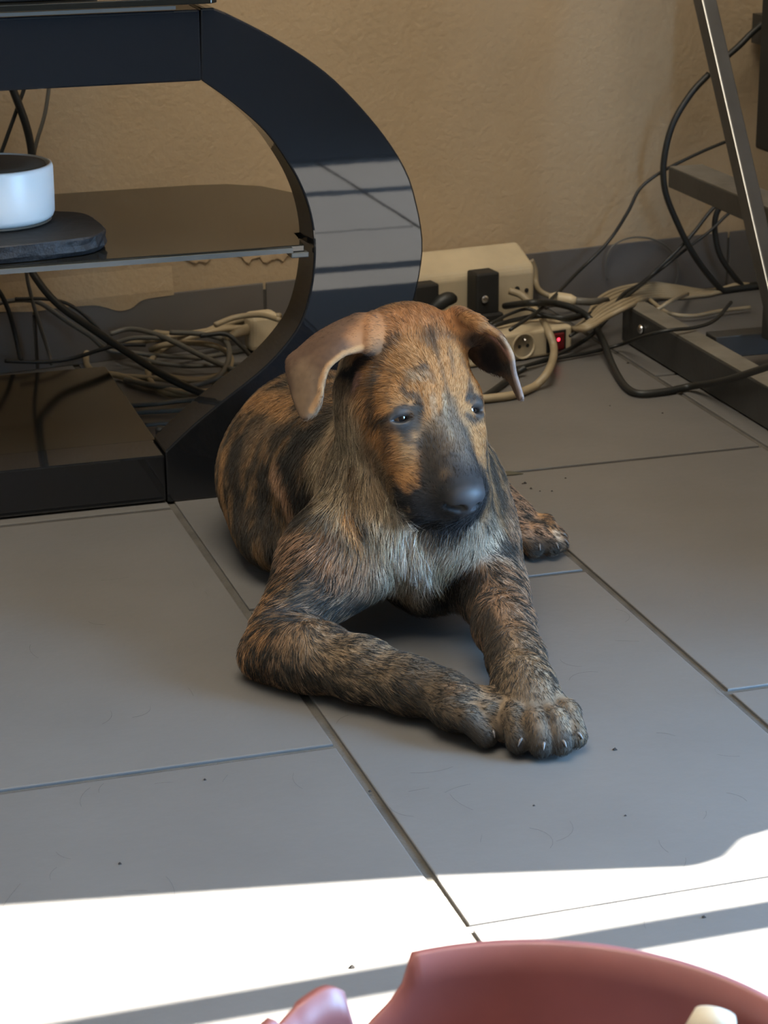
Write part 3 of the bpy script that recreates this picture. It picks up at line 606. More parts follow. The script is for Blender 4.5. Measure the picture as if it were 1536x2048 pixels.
# head
ell(hd(0, -.055, -.036), (.052, .056, .052), HA, .02)
ell(hd(0, -.034, -.019), (.040, .040, .030), HA, .018)
ell(hd(0, -.072, -.008), (.045, .028, .024), HA, .02)
for s in (-1, 1):
    ell(hd(s*.031, -.020, -.0115), (.018, .014, .014), HA, .010)
    ell(hd(s*.034, -.002, -.034), (.018, .036, .026), HA, .02)
    ell(hd(s*.033, -.036, -.052), (.025, .036, .032), HA, .02)
rc(hd(0, -.005, -.030), .030, hd(0, .060, -.0280), .0265, .016)
rc(hd(0, .000, -.015), .016, hd(0, .070, -.0165), .0165, .012)
for s in (-1, 1): rc(hd(s*.021, .012, -.044), .0215, hd(s*.0205, .054, -.0445), .0235, .012)
rc(hd(0, -.01, -.064), .022, hd(0, .050, -.058), .0180, .012)
rc(hd(0, .064, -.045), .015, hd(0, .060, -.054), .014, .010)
ell(hd(0, .0755, -.0130), (.0185, .0095, .0130), HA, .003)
rc(hd(0, .070, -.026), .010, hd(0, .068, -.042), .013, .006)
for s in (-1, 1):
    rc(hd(s*.0070, .0850, -.0150), .0042, hd(s*.0160, .0785, -.0200), .0028, .002, True)
    rc(hd(s*.002, .0800, -.0500), .0014, hd(s*.036, .042, -.0610), .0022, .003, True)
rc(hd(0, .0835, -.022), .0009, hd(0, .080, -.042), .0012, .003, True)
# eyes: opening, ball and lids
EYES = []
for s in (-1, 1):
    n = HS*(s*.28) + HF*.42 + HU*.86; n /= np.linalg.norm(n)
    c = hd(s*.0340, -.0065, -.0165)
    EYES.append((c, n, s))
    eu = -HF + HU*.10; eu -= n*(eu @ n); eu /= np.linalg.norm(eu); ea = np.cross(n, eu)
    ell(c+n*.001, (.0135,)*3, HA, .008)
    ell(c+n*.009, (.0108, .0054, .012), [ea, eu, n], .0015, True)
    R = .0130
    for up in (1, -1):
        pts = []
        for t in np.linspace(-1, 1, 13):
            a = t*.0112; b = up*(.0042 if up > 0 else .0066)*(1-t*t)**.8
            pts.append((c + ea*a + eu*b + n*math.sqrt(max(R*R-a*a-b*b, 0)), .0027 if up > 0 else .0022))
        chain(pts, .0022)
    a_ = -s if (ea @ HS) > 0 else s
    rc(c+ea*.0095*a_+n*.0085, .0025, c+ea*.0135*a_+n*.0045, .0022, .003)

# ears: curved flaps, laid down as rows of small balls
def flap(rows, r, k=.0035, n=(34, 26)):
    G = np.array(rows, float)                                   # rows from root to tip, points across
    A = np.array([spline(row, 8) for row in G]); B = np.array([spline(A[:, j], 9) for j in range(A.shape[1])]).transpose(1, 0, 2)
    fl = B.reshape(-1, 3)
    nr = B.shape[0]
    for i in range(nr):
        for p in B[i]:
            rr = r if np.isscalar(r) else np.interp(i/(nr-1), np.linspace(0, 1, len(r)), r)
            rc(p, rr+.0006, p+1e-5, rr+.0006, k if i < nr*.16 else .0010)
    return B
EAR_R = flap([
 [im(-.034, .077, -.030), im(-.040, .073, -.016), im(-.046, .064, -.006), im(-.050, .053, -.003)],
 [im(-.054, .081, -.024), im(-.058, .074, -.010), im(-.061, .064, .001), im(-.062, .0530, .005)],
 [im(-.076, .0805, -.018), im(-.077, .072, -.004), im(-.078, .062, .008), im(-.079, .0500, .013)],
 [im(-.1025, .0680, -.014), im(-.099, .062, .001), im(-.093, .054, .012), im(-.0885, .0445, .018)],
 [im(-.1215, .0525, -.010), im(-.115, .047, .005), im(-.106, .041, .015), im(-.0975, .0350, .020)],
 [im(-.1315, .0410, -.004), im(-.123, .034, .007), im(-.113, .028, .015), im(-.1015, .0200, .019)],
 [im(-.1265, .0145, .003), im(-.121, .011, .009), im(-.1135, .008, .014), im(-.1035, .0060, .017)],
 [im(-.1195, -.0030, .008), im(-.118, -.0055, .011), im(-.1145, -.0060, .013), im(-.1085, -.0030, .014)]], (.0027, .0027, .0026, .0024, .0022, .0020, .0018, .0016), .005)
EAR_L = flap([
 [im(.002, .080, -.060), im(.008, .085, -.046), im(.016, .084, -.030), im(.026, .077, -.014)],
 [im(.020, .060, -.066), im(.026, .077, -.054), im(.032, .0775, -.028), im(.037, .0715, -.008)],
 [im(.036, .042, -.056), im(.043, .057, -.054), im(.0465, .0680, -.028), im(.0495, .0635, -.006)],
 [im(.049, .036, -.046), im(.0535, .043, -.046), im(.0565, .0525, -.024), im(.0590, .0485, -.006)],
 [im(.0590, .029, -.034), im(.0605, .031, -.030), im(.0615, .0345, -.020), im(.0620, .0335, -.010)],
 [im(.0675, .0115, -.024), im(.068, .012, -.022), im(.0685, .0125, -.018), im(.0690, .012, -.014)]], (.0024, .0024, .0023, .0020, .0016, .0013), .005)
# the cups at the ear roots
rc(im(-.052, .068, -.022), .015, im(-.066, .070, -.014), .010, .012)
rc(im(-.060, .036, -.012), .010, im(-.058, .026, -.010), .012, .010)
rc(im(-.048, .045, -.004), .0055, im(-.056, .033, -.002), .0040, .006)
rc(im(.016, .074, -.042), .012, im(.030, .066, -.038), .008, .012)

# surface nets
def surface_nets(F):
    I = F < 0
    c = [I[dx:NX-1+dx, dy:NY-1+dy, dz:NZ_-1+dz] for dx in (0, 1) for dy in (0, 1) for dz in (0, 1)]
    s = np.zeros(c[0].shape, np.uint8)
    for q in c: s += q
    act = np.argwhere((s > 0) & (s < 8))
    vid = np.full(s.shape, -1, np.int32); vid[tuple(act.T)] = np.arange(len(act))
    cor = np.array([(dx, dy, dz) for dx in (0, 1) for dy in (0, 1) for dz in (0, 1)])
    val = np.stack([F[act[:, 0]+o[0], act[:, 1]+o[1], act[:, 2]+o[2]] for o in cor], 1)
    acc = np.zeros((len(act), 3)); cnt = np.zeros(len(act))
    for i in range(8):
        for b in (1, 2, 4):
            j = i | b
            if j == i: continue
            cr = (val[:, i] < 0) != (val[:, j] < 0)
            t = np.where(cr, val[:, i]/(val[:, i]-val[:, j]+1e-20), 0)
            p = cor[i]+(cor[j]-cor[i])*t[:, None]
            acc += np.where(cr[:, None], p, 0); cnt += cr
    V = (act + acc/cnt[:, None])*GC + LO
    Q = []
    for ax in range(3):
        d = np.zeros(3, int); d[ax] = 1; o1, o2 = [np.eye(3, dtype=int)[a] for a in ((ax+1) % 3, (ax+2) % 3)]
        sl0 = tuple(slice(0, n-1 if a == ax else n) for a, n in enumerate(F.shape)); sl1 = tuple(slice(1, n) if a == ax else slice(0, n) for a, n in enumerate(F.shape))
        e = np.argwhere(I[sl0] != I[sl1])
        e = e[(e[:, (ax+1) % 3] > 0) & (e[:, (ax+2) % 3] > 0) & (e[:, (ax+1) % 3] < F.shape[(ax+1) % 3]-1) & (e[:, (ax+2) % 3] < F.shape[(ax+2) % 3]-1)]
        q = np.stack([vid[tuple((e-o1-o2).T)], vid[tuple((e-o2).T)], vid[tuple(e.T)], vid[tuple((e-o1).T)]], 1)
        flip = ~I[e[:, 0], e[:, 1], e[:, 2]]
        q[flip] = q[flip][:, ::-1]; Q.append(q)
    return V, np.vstack(Q)
FLD = np.maximum(FLD, (-(AX[2]-.0006))[None, None, :])           # the floor it lies on
DV, DQ = surface_nets(FLD)
# keep the largest connected piece
par = np.arange(len(DV))
for _ in range(400):
    m_ = par[DQ].min(1); new = par.copy()
    for k in range(4): np.minimum.at(new, DQ[:, k], m_)
    new = new[new]
    if (new == par).all(): break
    par = new
ids, cn = np.unique(par, return_counts=True)
keep = par == ids[cn.argmax()]
rem = np.cumsum(keep)-1; DQ = rem[DQ[keep[DQ].all(1)]]; DV = DV[keep]
# light smoothing
for _ in range(2):
    sm_ = np.zeros_like(DV); ct = np.zeros(len(DV))
    for k in range(4):
        np.add.at(sm_, DQ[:, k], DV[DQ[:, (k+1) % 4]]); np.add.at(ct, DQ[:, k], 1)
        np.add.at(sm_, DQ[:, k], DV[DQ[:, (k-1) % 4]]); np.add.at(ct, DQ[:, k], 1)
    DV = DV*.5 + .5*sm_/ct[:, None]
fn = np.cross(DV[DQ[:, 2]]-DV[DQ[:, 0]], DV[DQ[:, 3]]-DV[DQ[:, 1]])
DN = np.zeros_like(DV)
for k in range(4): np.add.at(DN, DQ[:, k], fn)
DN /= np.linalg.norm(DN, axis=1)[:, None]+1e-12
print('dog', len(DV), 'verts', len(DQ), 'quads')

dog = thing('dog', 'brindle puppy lying on the grey tiles with its forelegs stretched out', 'dog', (.60, 1.85, 0))
dm = bpy.data.meshes.new('body'); dm.from_pydata(DV.tolist(), [], DQ.tolist()); dm.update()
dm.polygons.foreach_set('use_smooth', [True]*len(dm.polygons))

# ------------------------------------------------------------------ the coat: colours and lie of the hair
def vnoise(P, freq, seed=0):
    q = np.asarray(P)*freq; i = np.floor(q).astype(np.int64); f = q-i; f = f*f*(3-2*f)
    def h(a, b, c):
        n = (a*73856093) ^ (b*19349663) ^ (c*83492791) ^ (seed*2654435761)
        n = (n ^ (n >> 13)) & 0x7fffffff; n = (n*1274126177) & 0x7fffffff; n = n ^ (n >> 16)
        return (n & 0xffff)/65535.0
    x, y, z = i[:, 0], i[:, 1], i[:, 2]; r = 0
    for dx in (0, 1):
        for dy in (0, 1):
            for dz in (0, 1):
                w = (f[:, 0] if dx else 1-f[:, 0])*(f[:, 1] if dy else 1-f[:, 1])*(f[:, 2] if dz else 1-f[:, 2])
                r = r + w*h(x+dx, y+dy, z+dz)
    return r
SX, SY, SK = project(DV)
FRONT = (DN @ CW) < 0.15
_cell = {}
for idx in np.nonzero(FRONT)[0]:
    _cell.setdefault((int(SX[idx])//8, int(SY[idx])//8), []).append(idx)
def surf(x, y):
    """the vertex of the dog nearest the viewer on this sight line"""
    best = None
    for rad in (1, 2, 4, 8):
        c = []
        for a in range(-rad, rad+1):
            for b in range(-rad, rad+1): c += _cell.get((int(x)//8+a, int(y)//8+b), [])
        if c:
            c = np.array(c); d = np.hypot(SX[c]-x, SY[c]-y); lim = max(d.min()+3, 6.0)
            c = c[d <= lim]; return int(c[SK[c].argmin()])
    return 0
def pol_dist(P, Q):
    d = np.full(len(P), 9.0)
    if len(Q) == 1: return np.linalg.norm(P-Q[0], axis=1)
    for a, b in zip(Q[:-1], Q[1:]):
        v = b-a; t = np.clip(((P-a) @ v)/max(v @ v, 1e-12), 0, 1)
        d = np.minimum(d, np.linalg.norm(P-a-t[:, None]*v, axis=1))
    return d
C = dict(
 tan=(.36, .195, .085), orange=(.30, .152, .060), rust=(.27, .125, .052), dark=(.035, .032, .028), ink=(.018, .018, .019), brown=(.13, .088, .052),
 buff=(.30, .215, .135), grey=(.30, .232, .150), cream=(.55, .46, .35), white=(.68, .61, .51), pink=(.36, .215, .130), mink=(.22, .150, .092),
 rose=(.40, .225, .175), ear=(.088, .052, .034))
C = {k: np.array(v)*(.97 if k in ('tan', 'orange', 'rust', 'buff', 'pink', 'mink', 'grey', 'ear') else 1.0) for k, v in C.items()}
N_a, N_b, N_c = vnoise(DV, 60, 1), vnoise(DV, 160, 2), vnoise(DV, 320, 3)
col = np.tile(C['brown'], (len(DV), 1)); flick = np.zeros(len(DV))         # share of dark hairs mixed in
def mixin(c, w):
    global col
    c = C[c] if isinstance(c, str) else np.array(c); col = col*(1-w[:, None]) + c*w[:, None]
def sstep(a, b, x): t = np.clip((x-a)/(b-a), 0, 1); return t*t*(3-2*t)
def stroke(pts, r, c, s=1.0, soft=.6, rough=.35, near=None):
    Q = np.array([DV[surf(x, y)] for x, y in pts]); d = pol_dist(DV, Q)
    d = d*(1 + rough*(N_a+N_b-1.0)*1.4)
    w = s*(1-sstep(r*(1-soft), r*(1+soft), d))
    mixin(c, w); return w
# ground pattern: dark brindle bands across the trunk, finer mottling on the legs
wv = DV[:, 1] + .35*DV[:, 0] - .15*DV[:, 2] + (N_a-.5)*.022
st = .5+.5*np.sin(2*math.pi*wv/.030 + 3*(N_b-.5))
mixin('tan', sstep(.62, .95, st)*.38*(.4+.6*N_b)); mixin('dark', sstep(.40, .85, 1-st)*.75)
def limb(pts, rad):
    Q = np.array(pts); d = pol_dist(DV, Q); return 1-sstep(rad*.8, rad*1.25, d), Q
def along_param(P, Q):
    best = np.full(len(P), 9.0); out = np.zeros(len(P)); acc = 0
    for a, b in zip(Q[:-1], Q[1:]):
        v = b-a; L_ = np.linalg.norm(v); t = np.clip(((P-a) @ v)/(L_*L_), 0, 1); d = np.linalg.norm(P-a-t[:, None]*v, axis=1)
        m_ = d < best; best[m_] = d[m_]; out[m_] = acc+t[m_]*L_; acc += L_
    return out
legs = [
 ([(.553, 1.80, .12), (.503, 1.768, .078), (.43, 1.718, .030), (.487, 1.632, .03), (.54, 1.572, .026), (.575, 1.52, .02)], .05, 0),
 ([(.640, 1.80, .09), (.656, 1.755, .045), (.630, 1.66, .040), (.604, 1.562, .028), (.598, 1.49, .02)], .042, 1),
 ([(.66, 2.055, .055), (.70, 2.02, .038), (.744, 1.942, .027), (.775, 1.885, .02)], .045, 2)]
for pts, rad, sd in legs:
    w, Q = limb(pts, rad); t = along_param(DV, Q)
    ph = t/.019 + 1.6*(vnoise(DV, 70, 20+sd)-.5) + 1.1*(vnoise(DV, 190, 30+sd)-.5)
    b = .5+.5*np.sin(2*math.pi*ph)
    fine = vnoise(DV, 240, 40+sd)*.5 + vnoise(DV, 480, 41+sd)*.5
    far = sstep(.16, .30, t)
    mixin('pink', w*(1-far)); mixin('mink', w*.35*(1-far)); mixin('buff', w*far*.95); mixin('brown', w*sstep(.27, .36, t)*.72); mixin('dark', w*sstep(.28, .36, t)*.40)
    dk = .30*b + .70*fine + .10*(N_c-.5) + .035*far
    fk = np.clip(.16 + .80*sstep(.37, .56, dk), 0, 1)*w*(.35+.65*sstep(.05, .13, t) if sd == 0 else 1); flick = np.maximum(flick, fk); flick = np.maximum(flick, w*sstep(.25, .34, t)*.45)
# neck and chest
stroke([(690, 790), (680, 900), (700, 1000), (740, 1090), (790, 1150)], .036, 'grey', .95)
stroke([(655, 860), (640, 940), (650, 1020)], .018, 'grey', .8)
stroke([(690, 800), (668, 860), (650, 930)], .006, 'buff', .8)
stroke([(720, 860), (735, 930), (740, 1000)], .006, 'buff', .7)
stroke([(640, 850), (600, 880), (575, 930), (590, 990), (612, 1020)], .017, 'dark', .95)
stroke([(580, 830), (520, 850), (480, 900)], .012, 'mink', .5)
stroke([(560, 850), (620, 855)], .009, 'dark', .7)
stroke([(500, 790), (560, 800), (600, 830)], .012, 'tan', .75)
stroke([(445, 900), (438, 980), (442, 1040)], .008, 'tan', .6)
stroke([(475, 880), (470, 960), (478, 1050), (500, 1130)], .012, 'dark', .85)
stroke([(525, 930), (525, 1010), (540, 1090), (560, 1140)], .012, 'dark', .9)
stroke([(545, 940), (565, 985), (580, 1040), (598, 1080)], .0095, 'pink', .95)
stroke([(598, 1080), (640, 1090), (660, 1070)], .012, 'pink', .8)
stroke([(640, 1020), (650, 1060), (690, 1070)], .008, 'dark', .6)
stroke([(700, 930), (705, 1000), (725, 1050)], .006, 'brown', .8)
stroke([(692, 1020), (710, 1060), (722, 1085)], .0045, 'tan', .9)
stroke([(720, 1040), (745, 1080), (750, 1120)], .006, 'dark', .7)
stroke([(790, 1030), (810, 1070), (835, 1120), (848, 1190)], .020, 'cream', .7)
stroke([(770, 1010), (790, 1040), (760, 1070)], .012, 'grey', .7)
stroke([(815, 1050), (822, 1090), (832, 1130), (845, 1170)], .0085, 'white', 1, rough=.6)
stroke([(835, 1150), (848, 1195)], .008, 'cream', .9)
stroke([(860, 1070), (900, 1085), (950, 1095), (985, 1080)], .017, 'cream', .55, rough=.6)
stroke([(970, 1070), (1000, 1085), (1020, 1110)], .010, 'cream', .4)
stroke([(880, 1120), (905, 1135), (870, 1165)], .008, 'grey', .8)
stroke([(730, 1110), (770, 1150), (810, 1190)], .014, 'buff', .8)
stroke([(750, 1120), (790, 1170)], .006, 'cream', .7)
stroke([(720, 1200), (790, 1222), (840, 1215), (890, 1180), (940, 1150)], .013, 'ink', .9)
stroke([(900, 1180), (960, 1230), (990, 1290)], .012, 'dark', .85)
# shoulder and upper foreleg
stroke([(590, 1110), (660, 1130), (720, 1150)], .020, 'pink', .75)
stroke([(560, 1180), (520, 1250), (500, 1310)], .020, 'tan', .75)
stroke([(610, 1160), (600, 1190)], .010, 'buff', .6)
stroke([(615, 1125), (645, 1140)], .005, 'dark', .7); stroke([(600, 1155), (632, 1165)], .0045, 'dark', .6)
stroke([(590, 1190), (650, 1200), (690, 1225)], .0055, 'dark', .7); stroke([(560, 1215), (620, 1225), (680, 1245)], .0055, 'dark', .75)
stroke([(530, 1235), (560, 1240)], .005, 'dark', .6); stroke([(510, 1330), (560, 1345), (640, 1365)], .006, 'dark', .6)
# head
stroke([(760, 680), (850, 660), (930, 660)], .034, 'rust', 1.0, rough=.1)
stroke([(770, 760), (850, 730), (940, 740)], .032, 'orange', 1.0, rough=.1)
stroke([(770, 830), (870, 790), (960, 780)], .022, 'orange', 1.0, rough=.15)
stroke([(760, 830), (775, 890), (800, 930)], .020, 'orange', .95)
stroke([(968, 790), (968, 850), (960, 890)], .014, 'orange', 1.0)
stroke([(760, 640), (830, 625), (900, 625)], .012, 'rust', .9)
stroke([(880, 700), (885, 770)], .010, 'orange', .8)
# muzzle mask
stroke([(885, 905), (890, 940), (900, 990)], .028, 'dark', 1.0, soft=.55, rough=.5)
stroke([(930, 920), (945, 965)], .024, 'dark', 1.0, soft=.5, rough=.5)
stroke([(810, 970), (840, 1010), (890, 1030), (940, 1020)], .018, 'ink', 1.0, soft=.4)
stroke([(860, 855), (868, 900)], .010, 'brown', .8, rough=.8)
stroke([(850, 880), (865, 920)], .010, 'dark', .8, rough=.6)
stroke([(780, 870), (795, 905), (805, 945)], .0115, 'orange', 1.0, soft=.4)
stroke([(905, 800), (915, 850), (922, 890)], .008, 'brown', .8, rough=.8)
stroke([(880, 840), (900, 880)], .008, 'brown', .6, rough=.8)
stroke([(760, 930), (775, 970)], .008, 'brown', .8); stroke([(740, 890), (765, 935)], .006, 'mink', .8)
# brows, stripes and eye rims
for pts, r, s in [
 ([(785, 832), (765, 838), (748, 842)], .0045, .9), ([(790, 818), (815, 812), (835, 822)], .0035, .9), ([(800, 850), (820, 852), (838, 842), (842, 822)], .0060, .95), ([(815, 860), (822, 880)], .0045, .8),
 ([(940, 800), (955, 792), (972, 800)], .0035, .9), ([(940, 830), (955, 838), (970, 825)], .0035, .9), ([(946, 770), (942, 800)], .004, .8),
 ([(806, 774), (818, 786), (838, 790), (846, 808), (848, 830)], .0030, .75), ([(806, 770), (812, 752), (832, 738), (852, 730)], .0030, .65), ([(852, 730), (866, 745), (868, 758)], .0030, .5),
 ([(872, 680), (885, 730), (897, 770), (905, 800)], .0018, .5), ([(848, 672), (872, 668), (905, 672), (940, 688), (960, 705)], .0040, .55), ([(866, 665), (872, 690)], .004, .5),
 ([(796, 668), (775, 690), (757, 720), (746, 755)], .0042, .75), ([(746, 755), (740, 800), (742, 830)], .0032, .6), ([(762, 690), (748, 715)], .005, .5), ([(738, 770), (742, 830)], .004, .6),
 ([(780, 735), (772, 775), (775, 800)], .0028, .45), ([(762, 850), (770, 880), (776, 900)], .004, .65), ([(905, 700), (912, 740)], .003, .45), ([(930, 720), (945, 750)], .003, .45)]:
    stroke(pts, r, 'dark', s, soft=.7, rough=.6)
stroke([(822, 745), (835, 752), (850, 750)], .004, 'buff', .7); stroke([(868, 790), (872, 830)], .003, 'buff', .6); stroke([(893, 790), (897, 840), (905, 870)], .0022, 'grey', .7)
# ears
def near_flap(G, r): 
    F = G.reshape(-1, 3)[::3]; d = np.full(len(DV), 9.0)
    box = np.nonzero(((DV > F.min(0)-.01) & (DV < F.max(0)+.01)).all(1))[0]
    for i in range(0, len(box), 4000):
        bi = box[i:i+4000]; d[bi] = np.sqrt(((DV[bi][:, None]-F[None])**2).sum(2).min(1))
    return 1-sstep(r*.8, r*1.5, d)
stroke([(735, 716), (705, 735), (680, 752), (662, 772)], .0065, 'ink', .95, soft=.4); stroke([(700, 745), (680, 760), (710, 758)], .007, 'ink', .95, soft=.4); stroke([(715, 748), (708, 765)], .0045, 'rose', .7, soft=.6); stroke([(690, 772), (662, 780)], .006, 'mink', .7)
wr_, wl_ = near_flap(EAR_R, .0048), near_flap(EAR_L, .0046)
mixin('ear', wr_*.95); mixin('ear', wl_*.95)
stroke([(738, 645), (722, 675)], .012, 'rust', .85); stroke([(600, 760), (610, 810)], .015, 'mink', .6)
stroke([(728, 696), (690, 710), (660, 732), (642, 765), (640, 795), (620, 825)], .0025, 'tan', .9, soft=.4, rough=.1)
stroke([(960, 690), (975, 712), (985, 725)], .011, 'ink', .85, soft=.5); stroke([(985, 680), (1002, 700), (1012, 715)], .0055, 'rose', .7); stroke([(1000, 735), (1022, 742)], .006, 'dark', .9)
stroke([(930, 625), (965, 640), (995, 660)], .006, 'orange', .7); stroke([(1010, 668), (1028, 695), (1030, 725)], .0025, 'buff', .7, soft=.4, rough=.1)
stroke([(1034, 730), (1045, 765), (1052, 790)], .005, (.20, .155, .135), .9)
# paws
stroke([(960, 1385), (985, 1380), (998, 1395)], .008, 'buff', .75); stroke([(940, 1400), (970, 1410)], .005, 'buff', .5)
stroke([(905, 1370), (930, 1372)], .006, 'tan', .5); stroke([(1060, 1425), (1075, 1440)], .006, 'mink', .6); stroke([(1125, 1425), (1140, 1445)], .006, 'buff', .6)
stroke([(1030, 1480), (1085, 1500), (1140, 1480)], .010, 'dark', .8); stroke([(930, 1470), (990, 1475)], .009, 'dark', .8)
stroke([(1040, 1035), (1060, 1055), (1090, 1065)], .007, 'pink', .9); stroke([(1085, 1025), (1105, 1045), (1118, 1060)], .007, 'tan', .9); stroke([(1118, 1062), (1120, 1075)], .004, 'cream', .8)
stroke([(1060, 1030), (1085, 1040)], .0045, 'dark', .9); stroke([(1010, 1090), (1060, 1100), (1120, 1092)], .010, 'dark', .9)
hl = (DV-HE) @ np.array(HA).T                                   # the black mask of the muzzle, with a ragged edge
headw = 1-sstep(.034, .041, np.minimum(pol_dist(DV, np.array([hd(0, 0, -.030), hd(0, .058, -.040)])), pol_dist(DV, np.array([hd(0, .02, -.016), hd(0, .082, -.018)]))))
side = sstep(.016, .034, np.abs(hl[:, 0]))*sstep(-.055, -.035, hl[:, 2])
my = hl[:, 1] + .018*(N_a-.5) + .020*(N_b-.5) + .012*(N_c-.5)
mixin((.036, .030, .026), headw*sstep(.014+.022*side, .060+.014*side, my))
mixin('ink', headw*sstep(.040, .066, my)*.85)
stroke([(905, 840), (925, 870), (938, 915)], .010, (.085, .072, .058), .6, rough=.3, soft=.8)
flick = np.maximum(flick, (.04 + .14*sstep(.35, .75, vnoise(DV, 130, 77)))*(1-.6*(1-sstep(.075, .095, np.linalg.norm(DV-HE, axis=1)))))
mixin('dark', .5*flick)
# nose leather, nostrils and eye rims are bare
nose_c = hd(0, .0765, -.0135); nd = (DV-nose_c) @ np.array(HA).T
bare = (1-sstep(.85, 1.15, np.sqrt((nd[:, 0]/.0185)**2+(nd[:, 1]/.0125)**2+(nd[:, 2]/.0145)**2)))
mixin((.026, .027, .030), bare)
for s in (-1, 1): mixin((.002, .002, .002), 1-sstep(.0032, .0048, pol_dist(DV, np.array([hd(s*.0072, .0815, -.0155), hd(s*.0155, .0765, -.0205)]))))
for c, n, s in EYES:
    d = np.linalg.norm(DV-(c+n*.008), axis=1); w = 1-sstep(.008, .0145, d*(1+.25*(N_a-.5)))
    mixin('ink', w*.95); bare = np.maximum(bare, 1-sstep(.0095, .0125, d))
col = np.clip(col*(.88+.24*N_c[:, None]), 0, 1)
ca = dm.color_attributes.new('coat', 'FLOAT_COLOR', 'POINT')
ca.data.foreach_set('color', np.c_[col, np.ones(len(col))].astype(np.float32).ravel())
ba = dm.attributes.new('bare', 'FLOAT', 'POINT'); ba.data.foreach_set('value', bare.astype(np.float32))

# lie of the hair: where it points on the surface, and its length (m)
FLOW = [
 (880, 790, 0, -1, .005), (850, 660, -.1, -1, .007), (940, 690, .5, -.8, .006), (790, 700, -.7, -.6, .007), (760, 760, -.9, .1, .008), (830, 770, -.5, -.8, .006), (930, 770, .3, -.9, .005), (865, 625, -.2, -1, .007),
 (900, 880, 0, -1, .005), (880, 950, -.3, -.9, .0048), (945, 930, .2, -.9, .0042), (820, 960, -.8, -.4, .005), (840, 1015, -.8, .1, .0045), (900, 1035, -.6, .3, .004), (945, 990, .3, -.6, .0015),
 (790, 870, -.8, .3, .006), (760, 900, -.7, .7, .010), (968, 860, .3, .5, .005), (735, 850, -.6, .8, .013), (800, 840, -.9, .1, .004),
 (690, 830, -.15, 1, .016), (650, 900, -.45, 1, .018), (640, 980, -.4, 1, .018), (700, 950, 0, 1, .018), (760, 980, .25, 1, .018), (720, 1050, .1, 1, .018), (790, 1060, -.25, 1, .022), (820, 1100, .05, 1, .024), (845, 1170, .05, 1, .022), (780, 1130, .35, 1, .018), (900, 1090, -.2, 1, .018), (940, 1110, -.35, .9, .014), (990, 1090, .7, .6, .014),
 (500, 800, -.8, .3, .009), (560, 820, -.8, .3, .010), (450, 950, -.25, .9, .009), (500, 950, -.3, .9, .010), (560, 930, -.5, .9, .012), (470, 1080, .15, 1, .010), (560, 1080, 0, 1, .012), (520, 1150, .3, .9, .010),
 (600, 1120, -.7, .5, .013), (680, 1140, -.3, .9, .014), (640, 1190, -.9, .3, .012), (540, 1230, -.6, .8, .011), (500, 1300, -.3, .9, .010), (580, 1290, .1, .9, .009), (700, 1210, -.8, .4, .011),
 (650, 1300, .8, .5, .008), (720, 1320, .9, .35, .008), (800, 1340, .9, .45, .0075), (880, 1390, .95, .35, .007), (950, 1400, .95, .25, .006), (1000, 1440, .9, .4, .005), (940, 1470, .6, .6, .005),
 (1010, 1130, .5, .9, .010), (960, 1180, .2, 1, .009), (1030, 1230, .3, 1, .008), (1040, 1320, .15, 1, .0075), (1060, 1400, .15, 1, .005), (1080, 1470, .05, 1, .005), (1130, 1450, .3, 1, .005),
 (1000, 1000, .7, .6, .008), (1050, 1040, .85, .5, .007), (1100, 1060, .85, .5, .006), (1050, 1090, .8, .4, .006),
 (730, 660, -.8, .1, .0035), (680, 660, -.9, .3, .003), (610, 730, -.5, .8, .003), (590, 800, -.1, 1, .0025), (650, 700, -.8, .6, .003), (670, 750, .1, 1, .004), (940, 630, .6, .2, .006), (990, 650, .8, .4, .005), (1030, 710, .4, .9, .003), (1050, 780, .3, 1, .003), (980, 710, .5, .8, .004)]
AP = np.array([DV[surf(x, y)] for x, y, *_ in FLOW]); AD = np.array([CR*dx - CU*dy for _, _, dx, dy, _ in FLOW]); AL = np.array([q[4] for q in FLOW])
EX = [((.56, 2.02, .165), (0, 1, -.2), .011), ((.60, 1.90, .18), (0, 1, -.3), .012), ((.65, 1.95, .10), (.1, .8, -.7), .011), ((.56, 2.14, .08), (0, .4, -1), .010), ((.62, 2.08, .12), (.5, .4, -.6), .010), ((.59, 1.86, .24), (0, .7, -.6), .014)]
AP = np.vstack([AP, [e[0] for e in EX]]); AD = np.vstack([AD, [e[1] for e in EX]]); AL = np.r_[AL, [e[2] for e in EX]]
AD /= np.linalg.norm(AD, axis=1)[:, None]
NS = 230000
tri = np.vstack([DQ[:, [0, 1, 2]], DQ[:, [0, 2, 3]]])
ar = np.linalg.norm(np.cross(DV[tri[:, 1]]-DV[tri[:, 0]], DV[tri[:, 2]]-DV[tri[:, 0]]), axis=1)
vis = np.where((DN[tri[:, 0]] @ CW) < .35, 1.0, .30)             # fuller towards the room than on the far side
pr = ar*vis*np.where(DV[tri[:, 0], 2] < .004, 0, 1)*np.clip(1-bare[tri].mean(1)*1.6, 0, 1); pr /= pr.sum()
ti = rng.choice(len(tri), NS, p=pr); a, b = rng.random(NS), rng.random(NS); fl = a+b > 1; a[fl] = 1-a[fl]; b[fl] = 1-b[fl]
T_ = tri[ti]; w3 = np.c_[1-a-b, a, b][:, :, None]
HP = (DV[T_]*w3).sum(1); HN = (DN[T_]*w3).sum(1); HN /= np.linalg.norm(HN, axis=1)[:, None]; HC = (col[T_]*w3).sum(1); HB = (bare[T_]*w3[:, :, 0]).sum(1)
HD = np.zeros_like(HP); HL = np.zeros(NS)
